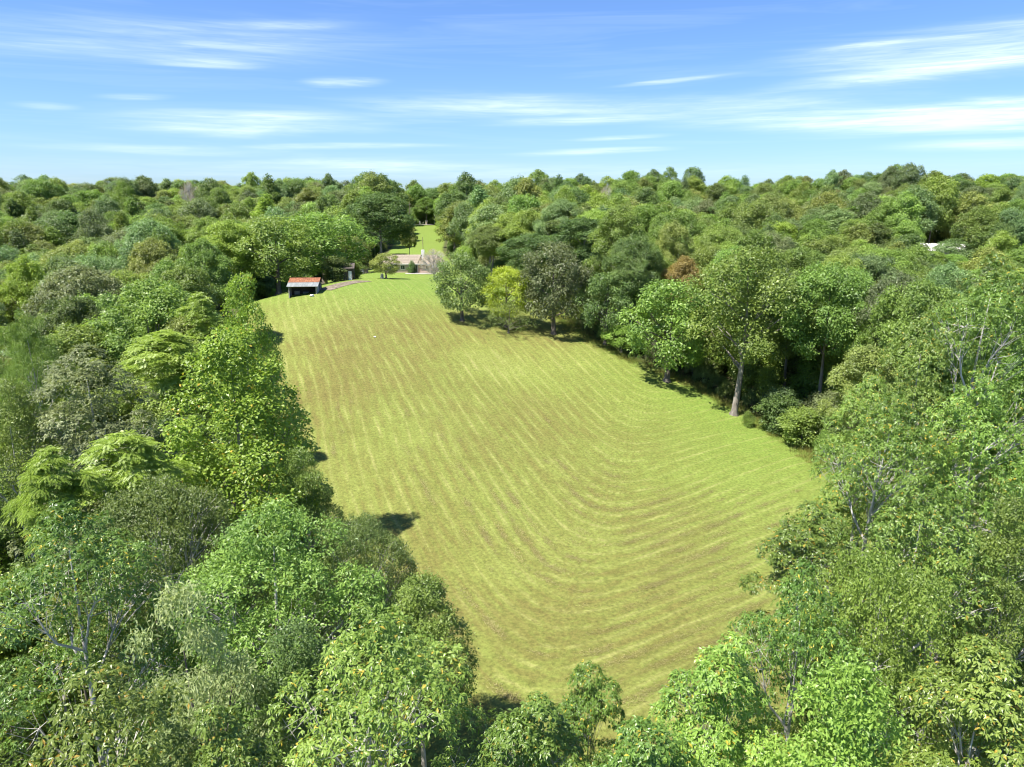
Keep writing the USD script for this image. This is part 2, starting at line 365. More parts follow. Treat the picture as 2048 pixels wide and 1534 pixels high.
def material_ground():
    nodes = {
        "row": ("attribute", {"attribute": "row"}), "along": ("attribute", {"attribute": "along"}), "lush": ("attribute", {"attribute": "lush"}), "wood": ("attribute", {"attribute": "wood"}),
        "geo": ("geometry", {}),
        "vec": ("combine_xyz", {"z": 0.0}), "vs": ("mapping", {"scale": (1.7, 0.14, 1)}), "ns": ("noise_texture", {"scale": 1.0, "detail": 5.0, "roughness": 0.62}),
        "n1": ("noise_texture", {"scale": 0.045, "detail": 5.0, "roughness": 0.6}), "n2": ("noise_texture", {"scale": 1.3, "detail": 6.0, "roughness": 0.75}),
        "n3": ("noise_texture", {"scale": 3.2, "detail": 6.0, "roughness": 0.7}),
        "wob": ("math", {"math_type": "multiply_add", "value2": 3.0}), "sin": ("math", {"math_type": "sine"}), "k": ("math", {"math_type": "multiply", "value2": 2 * PI / 1.6}), "bandmap": ("map_range", {"from_min": -1, "from_max": 1, "to_min": -1.0, "to_max": 1.0, "clamp": True}), "bandadd": ("math", {"math_type": "multiply_add"}), "bandamp": ("map_range", {"from_min": 0.42, "from_max": 0.64, "to_min": 0.012, "to_max": 0.085, "clamp": True}), "n4": ("noise_texture", {"scale": 0.16, "detail": 3.0, "roughness": 0.6}),
        "sw": ("map_range", {"from_min": 0.62, "from_max": 0.98, "to_min": 0, "to_max": 1, "clamp": True}),
        "nsr": ("map_range", {"from_min": 0.42, "from_max": 0.66, "to_min": 0, "to_max": 0.22, "clamp": True}),
        "str": ("math", {"math_type": "multiply", "use_clamp": True}),
        "base": ("rgb_ramp", {"ramp": [(0.0, (0.108, 0.092, 0.030)), (0.34, (0.140, 0.130, 0.037)), (0.46, (0.150, 0.160, 0.040)), (0.55, (0.166, 0.190, 0.045)), (0.68, (0.192, 0.210, 0.058)), (1, (0.24, 0.240, 0.09))]}),
        "green": ("rgb_ramp", {"ramp": [(0.0, (0.185, 0.205, 0.050)), (0.45, (0.148, 0.212, 0.038)), (1, (0.105, 0.190, 0.026))]}),
        "mx": ("math", {"math_type": "multiply_add", "value2": 0.75}), "mx2": ("math", {"math_type": "multiply_add", "value2": 0.30}), "mx0": ("math", {"math_type": "multiply_add", "value2": 0.60, "value3": -0.345}),
        "lushmix": ("mix", {}), "straw": ("mix", {"color2": (0.42, 0.34, 0.16)}),
        "fine": ("map_range", {"from_min": 0.25, "from_max": 0.75, "to_min": 0.50, "to_max": 1.5, "clamp": True}), "finemul": ("mix", {"mix_type": "multiply", "fac": 1.0}), "cc": ("combine_xyz", {}),
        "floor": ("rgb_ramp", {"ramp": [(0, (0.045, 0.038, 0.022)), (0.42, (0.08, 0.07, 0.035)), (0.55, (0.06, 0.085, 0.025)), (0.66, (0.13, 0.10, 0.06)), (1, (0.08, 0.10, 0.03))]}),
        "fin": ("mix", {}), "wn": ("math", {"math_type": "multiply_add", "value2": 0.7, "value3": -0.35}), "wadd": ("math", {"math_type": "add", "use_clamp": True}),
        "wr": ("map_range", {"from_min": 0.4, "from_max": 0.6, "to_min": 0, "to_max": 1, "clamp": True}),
        "b": ("bump", {"strength": 0.8, "distance": 0.10}), "p": ("principled_bsdf", {"roughness": 0.9, "specular_ior_level": 0.15})}
    links = [("row.fac", "vec.x"), ("along.fac", "vec.y"), ("vec.vector", "vs.vector"), ("vs.vector", "ns.vector"), ("geo.position", "n1.vector"), ("geo.position", "n2.vector"), ("geo.position", "n3.vector"),
             ("row.fac", "k.value1"), ("n2.fac", "wob.value1"), ("k.value", "wob.value3"), ("wob.value", "sin.value1"), ("sin.value", "sw.value"), ("ns.fac", "nsr.value"), ("sw.result", "str.value1"), ("nsr.result", "str.value2"),
             ("ns.fac", "mx0.value1"), ("n1.fac", "mx.value1"), ("mx0.value", "mx.value3"), ("n2.fac", "mx2.value1"), ("mx.value", "mx2.value3"),
             ("sin.value", "bandmap.value"), ("geo.position", "n4.vector"), ("n4.fac", "bandamp.value"), ("bandamp.result", "bandadd.value1"), ("bandmap.result", "bandadd.value2"), ("mx2.value", "bandadd.value3"), ("bandadd.value", "base.fac"), ("n2.fac", "green.fac"), ("lush.fac", "lushmix.fac"), ("base.color", "lushmix.color1"), ("green.color", "lushmix.color2"),
             ("lushmix.color", "straw.color1"), ("str.value", "straw.fac"), ("n3.fac", "fine.value"), ("fine.result", "cc.x"), ("fine.result", "cc.y"), ("fine.result", "cc.z"), ("straw.color", "finemul.color1"), ("cc.vector", "finemul.color2"),
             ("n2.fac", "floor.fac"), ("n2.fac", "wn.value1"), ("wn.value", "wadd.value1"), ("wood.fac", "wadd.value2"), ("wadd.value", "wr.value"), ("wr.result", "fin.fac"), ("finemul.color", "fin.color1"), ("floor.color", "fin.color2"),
             ("fin.color", "p.base_color"), ("n3.fac", "b.height"), ("b.normal", "p.normal")]
    usdkit.material(stage, "/World/Looks/ground_look", nodes, links, surface="p.BSDF")


material_ground()
xs, ys = axis(-62, 42, 0.8, 4000), axis(18, 222, 0.9, 5000)
X, Y = np.meshgrid(xs, ys)
Z = ground(X, Y)
near = (np.abs(X) < 130) & (Y > 0) & (Y < 260)
Z[near] += 0.22 * (meshkit.fbm(np.c_[X[near], Y[near], 0 * X[near]] * 0.12, 3, 5) - 0.5)
ROW, ALONG = np.full(X.shape, 30.0), np.zeros(X.shape)
ROW[near], ALONG[near] = rows(X[near], Y[near])
from shapely import distance as sh_distance, points as sh_points
open_land = FIELD.union(MEADOW)
_pp = sh_points(X.ravel(), Y.ravel())
inside = contains_xy(open_land, X.ravel(), Y.ravel())
dist_edge = sh_distance(open_land.boundary, _pp) * np.where(inside, 1, -1)
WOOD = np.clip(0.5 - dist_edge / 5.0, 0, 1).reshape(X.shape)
LUSH = np.clip((Y - 122) / 22, 0, 1) * 0.9 + np.clip((X - 10 + (Y - 60) * 0.22) / 26, 0, 1) * np.clip((Y - 40) / 40, 0, 1) * np.clip((125 - Y) / 20, 0, 1) * 0.85
LUSH = np.clip(LUSH + 0.5 * (meshkit.fbm(np.c_[X.ravel(), Y.ravel(), 0 * X.ravel()] * 0.06, 4, 9).reshape(X.shape) - 0.5), 0, 1)
ny, nx = X.shape
ii, jj = np.meshgrid(np.arange(ny - 1), np.arange(nx - 1), indexing="ij")
quads = np.stack([ii * nx + jj, ii * nx + jj + 1, (ii + 1) * nx + jj + 1, (ii + 1) * nx + jj], -1).reshape(-1, 4)
qc = np.c_[X.ravel(), Y.ravel()][quads].mean(1)
in_field = contains_xy(FIELD.buffer(4), qc[:, 0], qc[:, 1])
in_meadow = contains_xy(MEADOW.buffer(6), qc[:, 0], qc[:, 1]) & ~in_field
V = np.c_[X.ravel(), Y.ravel(), Z.ravel()]
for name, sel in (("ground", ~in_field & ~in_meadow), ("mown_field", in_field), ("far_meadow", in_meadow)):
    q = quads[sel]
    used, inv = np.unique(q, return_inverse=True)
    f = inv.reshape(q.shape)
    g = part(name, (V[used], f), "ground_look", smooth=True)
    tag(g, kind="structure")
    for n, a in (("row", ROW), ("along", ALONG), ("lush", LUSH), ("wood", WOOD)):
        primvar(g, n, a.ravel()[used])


# ------------------------------------------------------------------ trees
def unit(a):
    return a / (np.linalg.norm(a, axis=-1, keepdims=True) + 1e-9)


def leaf_mesh(P, D, N, L, W, four, rng, droop=0.25):
    """Folded, drooping leaves from base points P, directions D, face normals N."""
    N = unit(N - (N * D).sum(1, keepdims=True) * D)
    Sd = np.cross(D, N)
    L, W = L[:, None], W[:, None]
    n = len(P)
    z = np.array([[0, 0, 1.0]])
    tip = P + D * L * 0.97 - z * L * droop
    wide = P + D * L * 0.55 - z * L * droop * 0.25
    left, right = wide + Sd * W / 2 + N * W * 0.14, wide - Sd * W / 2 + N * W * 0.14
    i = np.arange(n)[:, None]
    if four:
        v = np.stack([P, left, wide, right, tip], 1).reshape(-1, 3)
        f = (i[:, :, None] * 5 + np.array([[0, 2, 1], [0, 3, 2], [1, 2, 4], [2, 3, 4]])[None]).reshape(-1, 3)
        k = 5
    else:
        v = np.stack([P, left, tip, right], 1).reshape(-1, 3)
        f = (i[:, :, None] * 4 + np.array([[0, 2, 1], [0, 3, 2]])[None]).reshape(-1, 3)
        k = 4
    return v, f, k


ENV = {"broad": lambda t: np.sin(PI * (0.16 + 0.76 * t)) ** 0.65, "oval": lambda t: np.sin(PI * (0.10 + 0.82 * t)) ** 0.7, "cone": lambda t: np.minimum(1, (t * 5 + 0.45)) * (1.02 - t) ** 0.72,
       "egg": lambda t: (1.02 - t) ** 0.55 * np.minimum(1, 0.6 + t * 2.2), "dome": lambda t: np.sqrt(np.clip(1.03 - t ** 2.2, 0.02, 1)) * np.minimum(1, 0.72 + t * 2)}


def grow(seed, H, R, base, env, nb, ncl, style, L, W, four=False, rb=(0.30, 0.42), twig=0.0, limbs=10, trunk_r=0.28, sides=7, flat=0.8, droop=0.25, gap=0.0, leaves=(5, 8), inner=0.25):
    """Trunk, limbs and crown: boughs set round the stem in the outline env, each a tuft of leaf clusters on its outer, upper side."""
    rng = np.random.default_rng(seed)
    zb = H * base
    t = (np.arange(nb) + rng.uniform(0.1, 0.9, nb)) / nb
    t = t ** 0.92 * 0.97
    radius = R * ENV[env](t)
    rbs = R * rng.choice([rng.uniform(rb[0], rb[1]), rb[0] * .8, rb[1]], nb) * rng.uniform(.85, 1.15, nb) * np.clip(0.55 + 0.6 * radius / R, 0.5, 1)
    ang = np.arange(nb) * 2.39996 + rng.uniform(-0.6, 0.6, nb)
    isin = rng.random(nb) < inner
    rr = np.where(isin, rng.uniform(0.15, 0.55, nb), rng.uniform(0.66, 1.16, nb)) * np.maximum(radius - rbs * 0.75, 0.02)
    C = np.c_[np.cos(ang) * rr, np.sin(ang) * rr, zb + t * (H - zb) - rbs * 0.6 * t]
    C[-1] = [0.05 * R, 0, H - rbs[-1] * flat]
    bend = rng.normal(0, 0.014, 2) * H

    def stem(h):
        s = np.asarray(h) / H
        return np.stack([bend[0] * np.sin(s * 3), bend[1] * np.sin(s * 2.4), np.asarray(h, float)], -1)

    C[:, :2] += stem(C[:, 2])[:, :2] * 0.8
    hs = np.concatenate([[-1.5, 0.0, 0.5], np.linspace(0.12, 0.90, 9) * H])
    tr = trunk_r * np.where(hs < 0.3, 1.5, 1.0) * np.clip(1.0 - hs / H, 0.08, 1.1) ** 1.15
    trunk = tube(stem(hs), tr, sides)
    P, NN, CI = [], [], []
    axis_c = np.array([0, 0, zb + 0.35 * (H - zb)])
    for i in range(nb):
        m = int(ncl * (rbs[i] / (0.36 * R)) ** 2) + 3
        d = unit(rng.normal(size=(m * 3, 3)))
        o = unit(C[i] - axis_c + np.array([0, 0, 0.55 * R]))
        d = d[(d @ o + rng.normal(0, 0.22, len(d))) > -0.05][:m]
        nz = meshkit.noise(d * 2.1 + i * 7.3, seed % 97)
        if gap:
            d, nz = d[nz > gap], nz[nz > gap]
        r = rbs[i] * (0.72 + 0.5 * nz) * rng.uniform(0.8, 1.06, len(d))
        P.append(C[i] + d * r[:, None] * [1, 1, flat]); NN.append(unit(d + o * 0.5 + [0, 0, 0.5])); CI.append(np.full(len(d), i))
    P, NN, CI = np.vstack(P), np.vstack(NN), np.concatenate(CI)
    keep = np.ones(len(P), bool)                       # thin out what lies deep inside other boughs
    for i in range(nb):
        q = (P - C[i]) / (rbs[i] * np.array([1, 1, flat]))
        keep &= ~(((q ** 2).sum(1) < 0.42) & (CI != i) & (rng.random(len(P)) < 0.8))
    P, NN, CI = P[keep], NN[keep], CI[keep]
    m = len(P)
    ctint = rng.uniform(0, 1, m)
    btint = rng.uniform(-0.20, 0.20, nb)[CI]
    if style == "whorl":
        k = rng.integers(leaves[0], leaves[1] + 1, m)
        ci = np.repeat(np.arange(m), k)
        N = unit(NN + rng.normal(0, 0.30, NN.shape) + [0, 0, 0.25])[ci]
        a = rng.uniform(0, 2 * PI, len(ci))
        e1 = unit(np.cross(N, np.array([0.31, 0.77, 0.55]))); e2 = np.cross(N, e1)
        D = unit((np.cos(a)[:, None] * e1 + np.sin(a)[:, None] * e2) + N * rng.uniform(-0.25, 0.55, len(ci))[:, None] - np.array([0, 0, 0.2]))
        B = P[ci] + D * L * 0.08
        FN = unit(N + rng.normal(0, 0.2, N.shape))
        tint = np.clip(0.5 + 0.30 * (ctint[ci] - 0.5) + btint[ci] + rng.normal(0, 0.17, len(ci)), 0, 0.97 - 0.0)
        tint = np.where(rng.random(len(ci)) < 0.035, 1.0, np.minimum(tint, 0.9))
        Ls = L * rng.uniform(0.7, 1.12, len(ci)); Ws = Ls * (W / L) * rng.uniform(0.85, 1.15, len(ci))
    elif style == "frond":                             # long compound leaves in umbrellas
        k, pairs = 6, 8
        ci = np.repeat(np.arange(m), k)
        N = unit(NN * 0.4 + [0, 0, 1.0] + rng.normal(0, 0.15, NN.shape))[ci]
        a = np.tile(np.arange(k) / k * 2 * PI, m) + np.repeat(rng.uniform(0, 6, m), k) + rng.normal(0, 0.2, m * k)
        e1 = unit(np.cross(N, np.array([0.31, 0.77, 0.55]))); e2 = np.cross(N, e1)
        out = np.cos(a)[:, None] * e1 + np.sin(a)[:, None] * e2
        B, D, FN, fi = [], [], [], []
        LF = L * 3.3
        for s in range(pairs):
            u_ = (s + 1) / pairs
            stemp = P[ci] + out * (LF * u_) + N * (LF * (0.30 * u_ - 0.32 * u_ ** 2))
            side = np.cross(N, out)
            for sg in (-1, 1):
                B.append(stemp); D.append(unit(side * sg + out * 0.45 - np.array([0, 0, 0.10]))); FN.append(N + rng.normal(0, 0.15, N.shape)); fi.append(ci)
        B, D, FN, ci = np.vstack(B), np.vstack(D), unit(np.vstack(FN)), np.concatenate(fi)
        tint = np.clip(0.5 + 0.5 * (ctint[ci] - 0.5) + rng.normal(0, 0.14, len(ci)), 0, 0.9)
        Ls = L * rng.uniform(0.75, 1.1, len(ci)); Ws = Ls * (W / L)
    else:                                              # sprays of single leaves
        k = rng.integers(leaves[0], leaves[1] + 1, m)
        ci = np.repeat(np.arange(m), k)
        B = P[ci] + rng.normal(0, 1, (len(ci), 3)) * L * 0.8
        D = unit(rng.normal(0, 1, (len(ci), 3)) + NN[ci] * 0.35 - [0, 0, 0.35])
        FN = unit(NN[ci] * 1.2 + rng.normal(0, 0.36, (len(ci), 3)) + [0, 0, 0.30])
        tint = np.clip(0.5 + 0.30 * (ctint[ci] - 0.5) + btint[ci] + rng.normal(0, 0.15, len(ci)), 0, 0.9)
        tint = np.where(rng.random(len(ci)) < 0.02, 1.0, tint)
        Ls = L * rng.uniform(0.65, 1.2, len(ci)); Ws = Ls * (W / L) * rng.uniform(0.8, 1.2, len(ci))
    v, f, kk = leaf_mesh(B, D, FN, Ls, Ws, four, rng, droop)
    crown = (v, f, np.repeat(tint, kk))
    limb_list = []
    order = np.argsort(-rbs * (0.6 + 0.4 * (rr / R)))[:limbs] if limbs < nb else np.arange(nb)
    for i in order:
        h0 = max(zb * 0.75, C[i][2] - (0.55 + 0.5 * rr[i] / R) * 0.30 * (H - zb) - 0.3)
        p0, p2 = stem(h0), C[i]
        p1 = p0 * 0.4 + p2 * 0.6 + np.array([0, 0, -0.10 * np.linalg.norm(p2 - p0)]) + rng.normal(0, 0.05, 3) * R
        s = np.linspace(0, 1, 6)[:, None]
        pts = (1 - s) ** 2 * p0 + 2 * s * (1 - s) * p1 + s ** 2 * p2 + rng.normal(0, 0.018, (6, 3)) * R * (s * (1 - s) * 4)
        r0 = trunk_r * 0.42 * (1.05 - h0 / H) ** 0.6
        ms = [tube(pts, np.linspace(r0, r0 * 0.32, 6), 5)]
        mine = np.nonzero(CI == i)[0]
        if twig and len(mine):
            for j in rng.choice(mine, max(1, int(len(mine) * twig)), replace=False):
                b0 = pts[rng.integers(2, 6)]
                e = P[j]
                mid = (b0 + e) / 2 + rng.normal(0, 0.06, 3) * R * 0.5
                ms.append(tube([b0, mid, e], [r0 * 0.26, r0 * 0.16, 0.012], 3, cap=False))
        limb_list.append(join(ms))
    return trunk, limb_list, crown


STOCK = {}
stock_root = stage.CreateClassPrim("/World/tree_stock")


def stock(name, H, R, bark, joined=False, **kw):
    """One kind of tree as a class prim: trunk, limbs and crown (the crown takes its leaf colour from the tree that refers to it)."""
    trunk, limb_list, crown = grow(H=H, R=R, **kw)
    path = f"/World/tree_stock/{name}"
    c = stage.DefinePrim(path, "Xform")
    if joined:
        trunk = join([trunk] + limb_list); limb_list = []
    usdkit.mesh(stage, path + "/trunk", trunk, look(bark), smooth=True)
    for i, l in enumerate(limb_list):
        usdkit.mesh(stage, path + ("/limb" if i == 0 else f"/limb_{i:03d}"), l, look(bark), smooth=True)
    m = usdkit.mesh(stage, path + "/crown", crown[:2]).GetPrim()
    primvar(m, "tint", crown[2])
    m.SetCustomDataByKey("kind", "stuff")
    STOCK[name] = dict(H=H, R=R, path=path, tris=len(crown[1]), base=kw["base"])


# near: leaf by leaf
stock("whorl_a", 20, 4.2, "bark_pale", seed=11, base=0.35, env="broad", nb=48, ncl=215, rb=(.22, .34), style="whorl", L=0.19, W=0.07, four=True, twig=0.09, limbs=12, gap=0.14)
stock("whorl_b", 20, 4.2, "bark_pale", seed=12, base=0.35, env="dome", nb=46, ncl=215, rb=(.22, .34), style="whorl", L=0.19, W=0.07, four=True, twig=0.09, limbs=12, gap=0.14)
stock("whorl_open", 17, 3.0, "bark_pale", seed=13, base=0.25, env="oval", nb=22, ncl=100, style="whorl", L=0.225, W=0.08, four=True, twig=0.3, limbs=12, gap=0.36, rb=(0.26, 0.38))
stock("oak_near_a", 20, 5.0, "bark_pale", seed=14, base=0.35, env="dome", nb=64, ncl=230, rb=(.2, .32), style="spray", L=0.155, W=0.08, twig=0.10, limbs=14, gap=0.26, leaves=(8, 12))
stock("oak_near_b", 20, 5.0, "bark_pale", seed=15, base=0.35, env="broad", nb=64, ncl=230, rb=(.2, .32), style="spray", L=0.155, W=0.08, twig=0.10, limbs=14, gap=0.28, leaves=(8, 12))
stock("tulip_near", 25, 7.0, "bark_grey", seed=16, base=0.10, env="egg", nb=100, ncl=330, style="spray", L=0.21, W=0.16, twig=0.03, limbs=18, rb=(0.16, 0.26), gap=0.1, leaves=(5, 8))
stock("sumac_near", 9, 3.0, "bark_brown", seed=17, base=0.45, env="dome", nb=12, ncl=22, style="frond", L=0.22, W=0.085, twig=0.2, limbs=8, flat=0.8, rb=(0.30, 0.46), trunk_r=0.14)
stock("feathery_near", 14, 3.0, "bark_brown", seed=18, base=0.12, env="oval", nb=46, ncl=190, style="spray", L=0.17, W=0.06, twig=0.06, limbs=14, rb=(0.18, 0.28), gap=0.34, leaves=(9, 13), flat=0.6)
# near trees drawn up by their neighbours: a small crown on a long stem
stock("whorl_tall_a", 20, 2.4, "bark_pale", seed=61, base=0.62, env="broad", nb=20, ncl=175, style="whorl", L=0.18, W=0.066, four=True, twig=0.09, limbs=10, gap=0.14, trunk_r=0.2)
stock("whorl_tall_b", 20, 2.4, "bark_pale", seed=62, base=0.58, env="dome", nb=22, ncl=175, style="whorl", L=0.18, W=0.066, four=True, twig=0.09, limbs=10, gap=0.14, trunk_r=0.2)
stock("whorl_slim", 18, 1.6, "bark_pale", seed=63, base=0.6, env="oval", nb=16, ncl=42, style="whorl", L=0.25, W=0.085, four=True, twig=0.3, limbs=10, gap=0.34, trunk_r=0.14, rb=(.28, .42))
stock("oak_tall", 19, 2.5, "bark_pale", seed=64, base=0.55, env="dome", nb=24, ncl=170, style="spray", L=0.14, W=0.075, twig=0.12, limbs=10, gap=0.27, leaves=(6, 9), trunk_r=0.2)
stock("sumac_tall", 20, 3.2, "bark_brown", seed=65, base=0.76, env="dome", nb=12, ncl=22, style="frond", L=0.22, W=0.085, twig=0.2, limbs=8, flat=0.8, rb=(0.30, 0.46), trunk_r=0.14)
# middle distance
MIDS = []
for n_, (sd, env, H_, R_, base_) in enumerate([(21, "broad", 21, 5.4, .46), (22, "dome", 20, 5.6, .48), (23, "dome", 22, 5.0, .46), (24, "broad", 20, 5.8, .48), (25, "dome", 21, 5.2, .44), (26, "oval", 22, 5.0, .42)]):
    stock(f"mid_{'abcdef'[n_]}", H_, R_, "bark_grey", seed=sd, base=base_, env=env, nb=64, ncl=190, style="spray", L=0.25, W=0.19, limbs=14, joined=True, gap=0.26, leaves=(6, 9), rb=(0.19, 0.31), flat=0.78)
    MIDS.append(f"mid_{'abcdef'[n_]}")
stock("lone_oak", 14, 5.4, "bark_brown", seed=31, base=0.26, env="broad", nb=60, ncl=120, style="spray", L=0.36, W=0.23, limbs=12, rb=(.18, .30), gap=0.3, leaves=(4, 6), trunk_r=0.36)
stock("edge_oak", 24, 7.0, "bark_grey", seed=32, base=0.36, env="broad", nb=52, ncl=140, style="spray", L=0.36, W=0.23, limbs=14, gap=0.3, leaves=(4, 6), trunk_r=0.42, rb=(.22, .34))
stock("spreading_bush", 6, 4.4, "bark_brown", seed=33, base=0.18, env="dome", nb=34, ncl=70, style="spray", L=0.24, W=0.10, limbs=14, gap=0.4, leaves=(4, 6), trunk_r=0.16, flat=0.5, rb=(.2, .3))
stock("bare_tree", 9, 3.6, "bark_pale", seed=34, base=0.25, env="broad", nb=40, ncl=70, style="spray", L=0.16, W=0.07, limbs=40, gap=0.3, leaves=(2, 3), trunk_r=0.2, twig=0.9)
stock("cedar_bush", 2.6, 1.3, "bark_brown", seed=35, base=0.03, env="cone", nb=30, ncl=60, style="spray", L=0.14, W=0.045, limbs=6, leaves=(6, 9), trunk_r=0.06, rb=(.22, .34))
stock("low_shrub", 3.2, 2.2, "bark_brown", seed=36, base=0.05, env="dome", nb=20, ncl=60, style="spray", L=0.22, W=0.12, limbs=6, leaves=(4, 6), trunk_r=0.07, joined=True)
stock("young_tree", 8, 3.0, "bark_grey", seed=37, base=0.12, env="oval", nb=30, ncl=70, style="spray", L=0.30, W=0.19, limbs=8, leaves=(4, 6), trunk_r=0.09, joined=True, gap=0.2)
# far off
FARS = []
for n_, (sd, env, H_, R_, base_) in enumerate([(41, "broad", 20, 5.4, .44), (42, "dome", 20, 5.8, .44), (43, "dome", 22, 5.0, .42), (44, "broad", 20, 5.8, .46), (45, "dome", 21, 5.2, .44), (46, "cone", 23, 4.6, .28)]):
    stock(f"far_{'abcdef'[n_]}", H_, R_, "bark_grey", seed=sd, base=base_, env=env, nb=42, ncl=100, style="spray", L=0.38, W=0.31, limbs=6, joined=True, gap=0.24, leaves=(4, 7), rb=(0.2, 0.34), flat=0.8)
    FARS.append(f"far_{'abcdef'[n_]}")

TREES = []


def tree(u, v, y, wpx, kind, mat, label, name="tree", hmin=None, hmax=None, group=None, base=None):
    """A tree of the photograph: its top stands in the direction of pixel (u, v), y metres away, its crown wpx pixels wide. base: the pixel row where it meets the ground (then y follows)."""
    if base is not None:
        p = hit(u, base); y = p[1]
    top = at_y(u, v, y)
    g = float(ground(top[0], top[1]))
    H = top[2] - g
    if hmax: H = min(H, hmax)
    if hmin: H = max(H, hmin)
    _, _, depth = pixel(top)
    TREES.append(dict(x=top[0], y=top[1], g=g, H=H, R=wpx / 2 / F * depth, kind=kind, mat=mat, label=label, name=name, hand=True, u=u, v=v, group=group))


# --- left foreground
tree(745, 1225, 17.5, 600, "whorl_a", "leaf_hickory", "yellow-green long-leaved tree filling the bottom edge left of the field's near tip", "broadleaf_tree")
tree(190, 1335, 14.5, 620, "whorl_b", "leaf_hickory", "yellow-green long-leaved tree in the bottom left corner of the photo", "broadleaf_tree")
tree(345, 1180, 20, 380, "feathery_near", "leaf_silver", "pale silvery green feathery tree standing between darker trees at bottom left", "feathery_tree")
tree(110, 1010, 25, 430, "whorl_a", "leaf_gloss", "dark leafy tree on the left edge above the yellow-green corner tree", "broadleaf_tree")
tree(545, 1000, 29, 520, "oak_near_a", "leaf_mid", "wide mid-green tree with bare pale twigs, nearest to the field's left edge", "broadleaf_tree")
tree(720, 1030, 33, 250, "oak_near_b", "leaf_dark", "dark dense tree on the field's left edge between pale twigs and yellow-green tree", "broadleaf_tree")
tree(845, 1150, 29, 210, "oak_tall", "leaf_mid", "small mid-green tree beside the field just above the yellow-green tree", "broadleaf_tree")
tree(300, 960, 33, 380, "oak_near_b", "leaf_olive", "olive-tinted tree with thin leaves below the bright compound-leaved tree on the left", "broadleaf_tree")
tree(590, 1250, 23, 260, "oak_tall", "leaf_dark", "dark shaded small tree behind the silvery feathery tree", "broadleaf_tree")
tree(452, 655, 45, 530, "tulip_near", "leaf_tulip", "large bright green conical tree on the left field edge, the nearer of two", "conical_tree")
tree(480, 546, 57, 250, "tulip_near", "leaf_tulip", "tall pointed bright green conical tree rising left of the red-roofed shed", "conical_tree")
tree(600, 900, 42, 130, "oak_tall", "leaf_mid", "small round tree at the foot of the nearer conical tree, touching the field", "broadleaf_tree")
tree(165, 690, 47, 350, "whorl_b", "leaf_grey", "broad grey-green drooping tree left of the nearer conical tree", "broadleaf_tree")
tree(250, 868, 37, 240, "sumac_tall", "leaf_lime", "lime-green compound-leaved tree just below the broad grey-green tree", "fronded_tree", hmin=9)
tree(95, 895, 34, 170, "sumac_tall", "leaf_lime", "smaller lime-green compound-leaved tree near the left edge", "fronded_tree", hmin=9)
tree(335, 662, 60, 190, "sumac_tall", "leaf_lime", "lime-green compound-leaved tree behind the nearer conical tree", "fronded_tree", hmin=9)
tree(395, 585, 72, 90, "sumac_tall", "leaf_lime", "small lime-green tree left of the tall pointed conical tree", "fronded_tree", hmin=9)
tree(40, 622, 62, 190, "oak_near_a", "leaf_bright", "light green round tree cut by the left edge above the grey-green tree", "broadleaf_tree")
tree(15, 760, 45, 170, "oak_tall", "leaf_mid", "mid-green tree cut by the left edge below the light green one", "broadleaf_tree")
tree(300, 560, 80, 250, "mid_a", "leaf_mid", "wide mid-green tree between the light green left tree and the pointed conical tree", "broadleaf_tree")
tree(150, 530, 98, 200, "mid_b", "leaf_grey", "grey-green tree right of the cream-topped tree in the left wood", "broadleaf_tree")
tree(45, 512, 112, 110, "mid_c", "leaf_lime", "pale yellow-cream tree at the left edge of the left wood", "turning_tree")
tree(370, 492, 122, 62, "mid_e", "leaf_lime", "small yellow-green tree in the left wood well above the pointed conical tree", "turning_tree")
# --- round the sheds and the house
tree(640, 425, 167, 190, "lone_oak", "leaf_mid", "big broad tree with its skirts over the dark shed", "broadleaf_tree")
tree(755, 384, 226, 150, "mid_b", "leaf_dark", "tall dark tree behind the dark shed, left of the far meadow", "broadleaf_tree")
tree(545, 432, 152, 170, "lone_oak", "leaf_mid", "mid-green tree directly behind the red-roofed shed", "broadleaf_tree")
tree(450, 440, 150, 130, "mid_e", "leaf_bright", "brighter green tree left of the tree behind the red-roofed shed", "broadleaf_tree")
tree(690, 470, 205, 110, "lone_oak", "leaf_olive", "olive tree between the two largest trees behind the sheds", "broadleaf_tree")
tree(815, 440, 240, 34, "mid_c", "leaf_olive", "thin open tree beside the far meadow behind the house roof", "broadleaf_tree", hmin=10)
tree(770, 506, 0, 62, "lone_oak", "leaf_olive", "small round tree on the grass left of the brick house", "small_tree", base=557)
tree(867, 496, 0, 56, "bare_tree", "leaf_tan", "pale nearly leafless tree right of the brick house", "bare_tree", base=560)
tree(823, 521, 0, 24, "cedar_bush", "leaf_dark", "dark rounded evergreen shrub against the brick house wall", "evergreen_shrub", base=546)
tree(893, 390, 470, 40, "far_a", "leaf_yellow", "yellow-green tree at the far end of the far meadow, right side", "turning_tree", hmax=21)
tree(887, 422, 345, 34, "far_b", "leaf_lime", "lower lime-green tree below the yellow-green one by the far meadow", "turning_tree")
tree(668, 512, 157, 60, "young_tree", "leaf_dark", "dark low growth in the shade left of the white shed door", "young_tree")
tree(700, 520, 163, 60, "young_tree", "leaf_mid", "leafy low boughs hanging over the dark shed's roof", "young_tree")
tree(1565, 790, 0, 90, "young_tree", "leaf_dark", "dark young tree behind the evergreen bush at the field's right corner", "young_tree", base=868)
tree(1610, 815, 0, 90, "young_tree", "leaf_mid", "young tree filling the field's right corner beside the overhanging boughs", "young_tree", base=895)
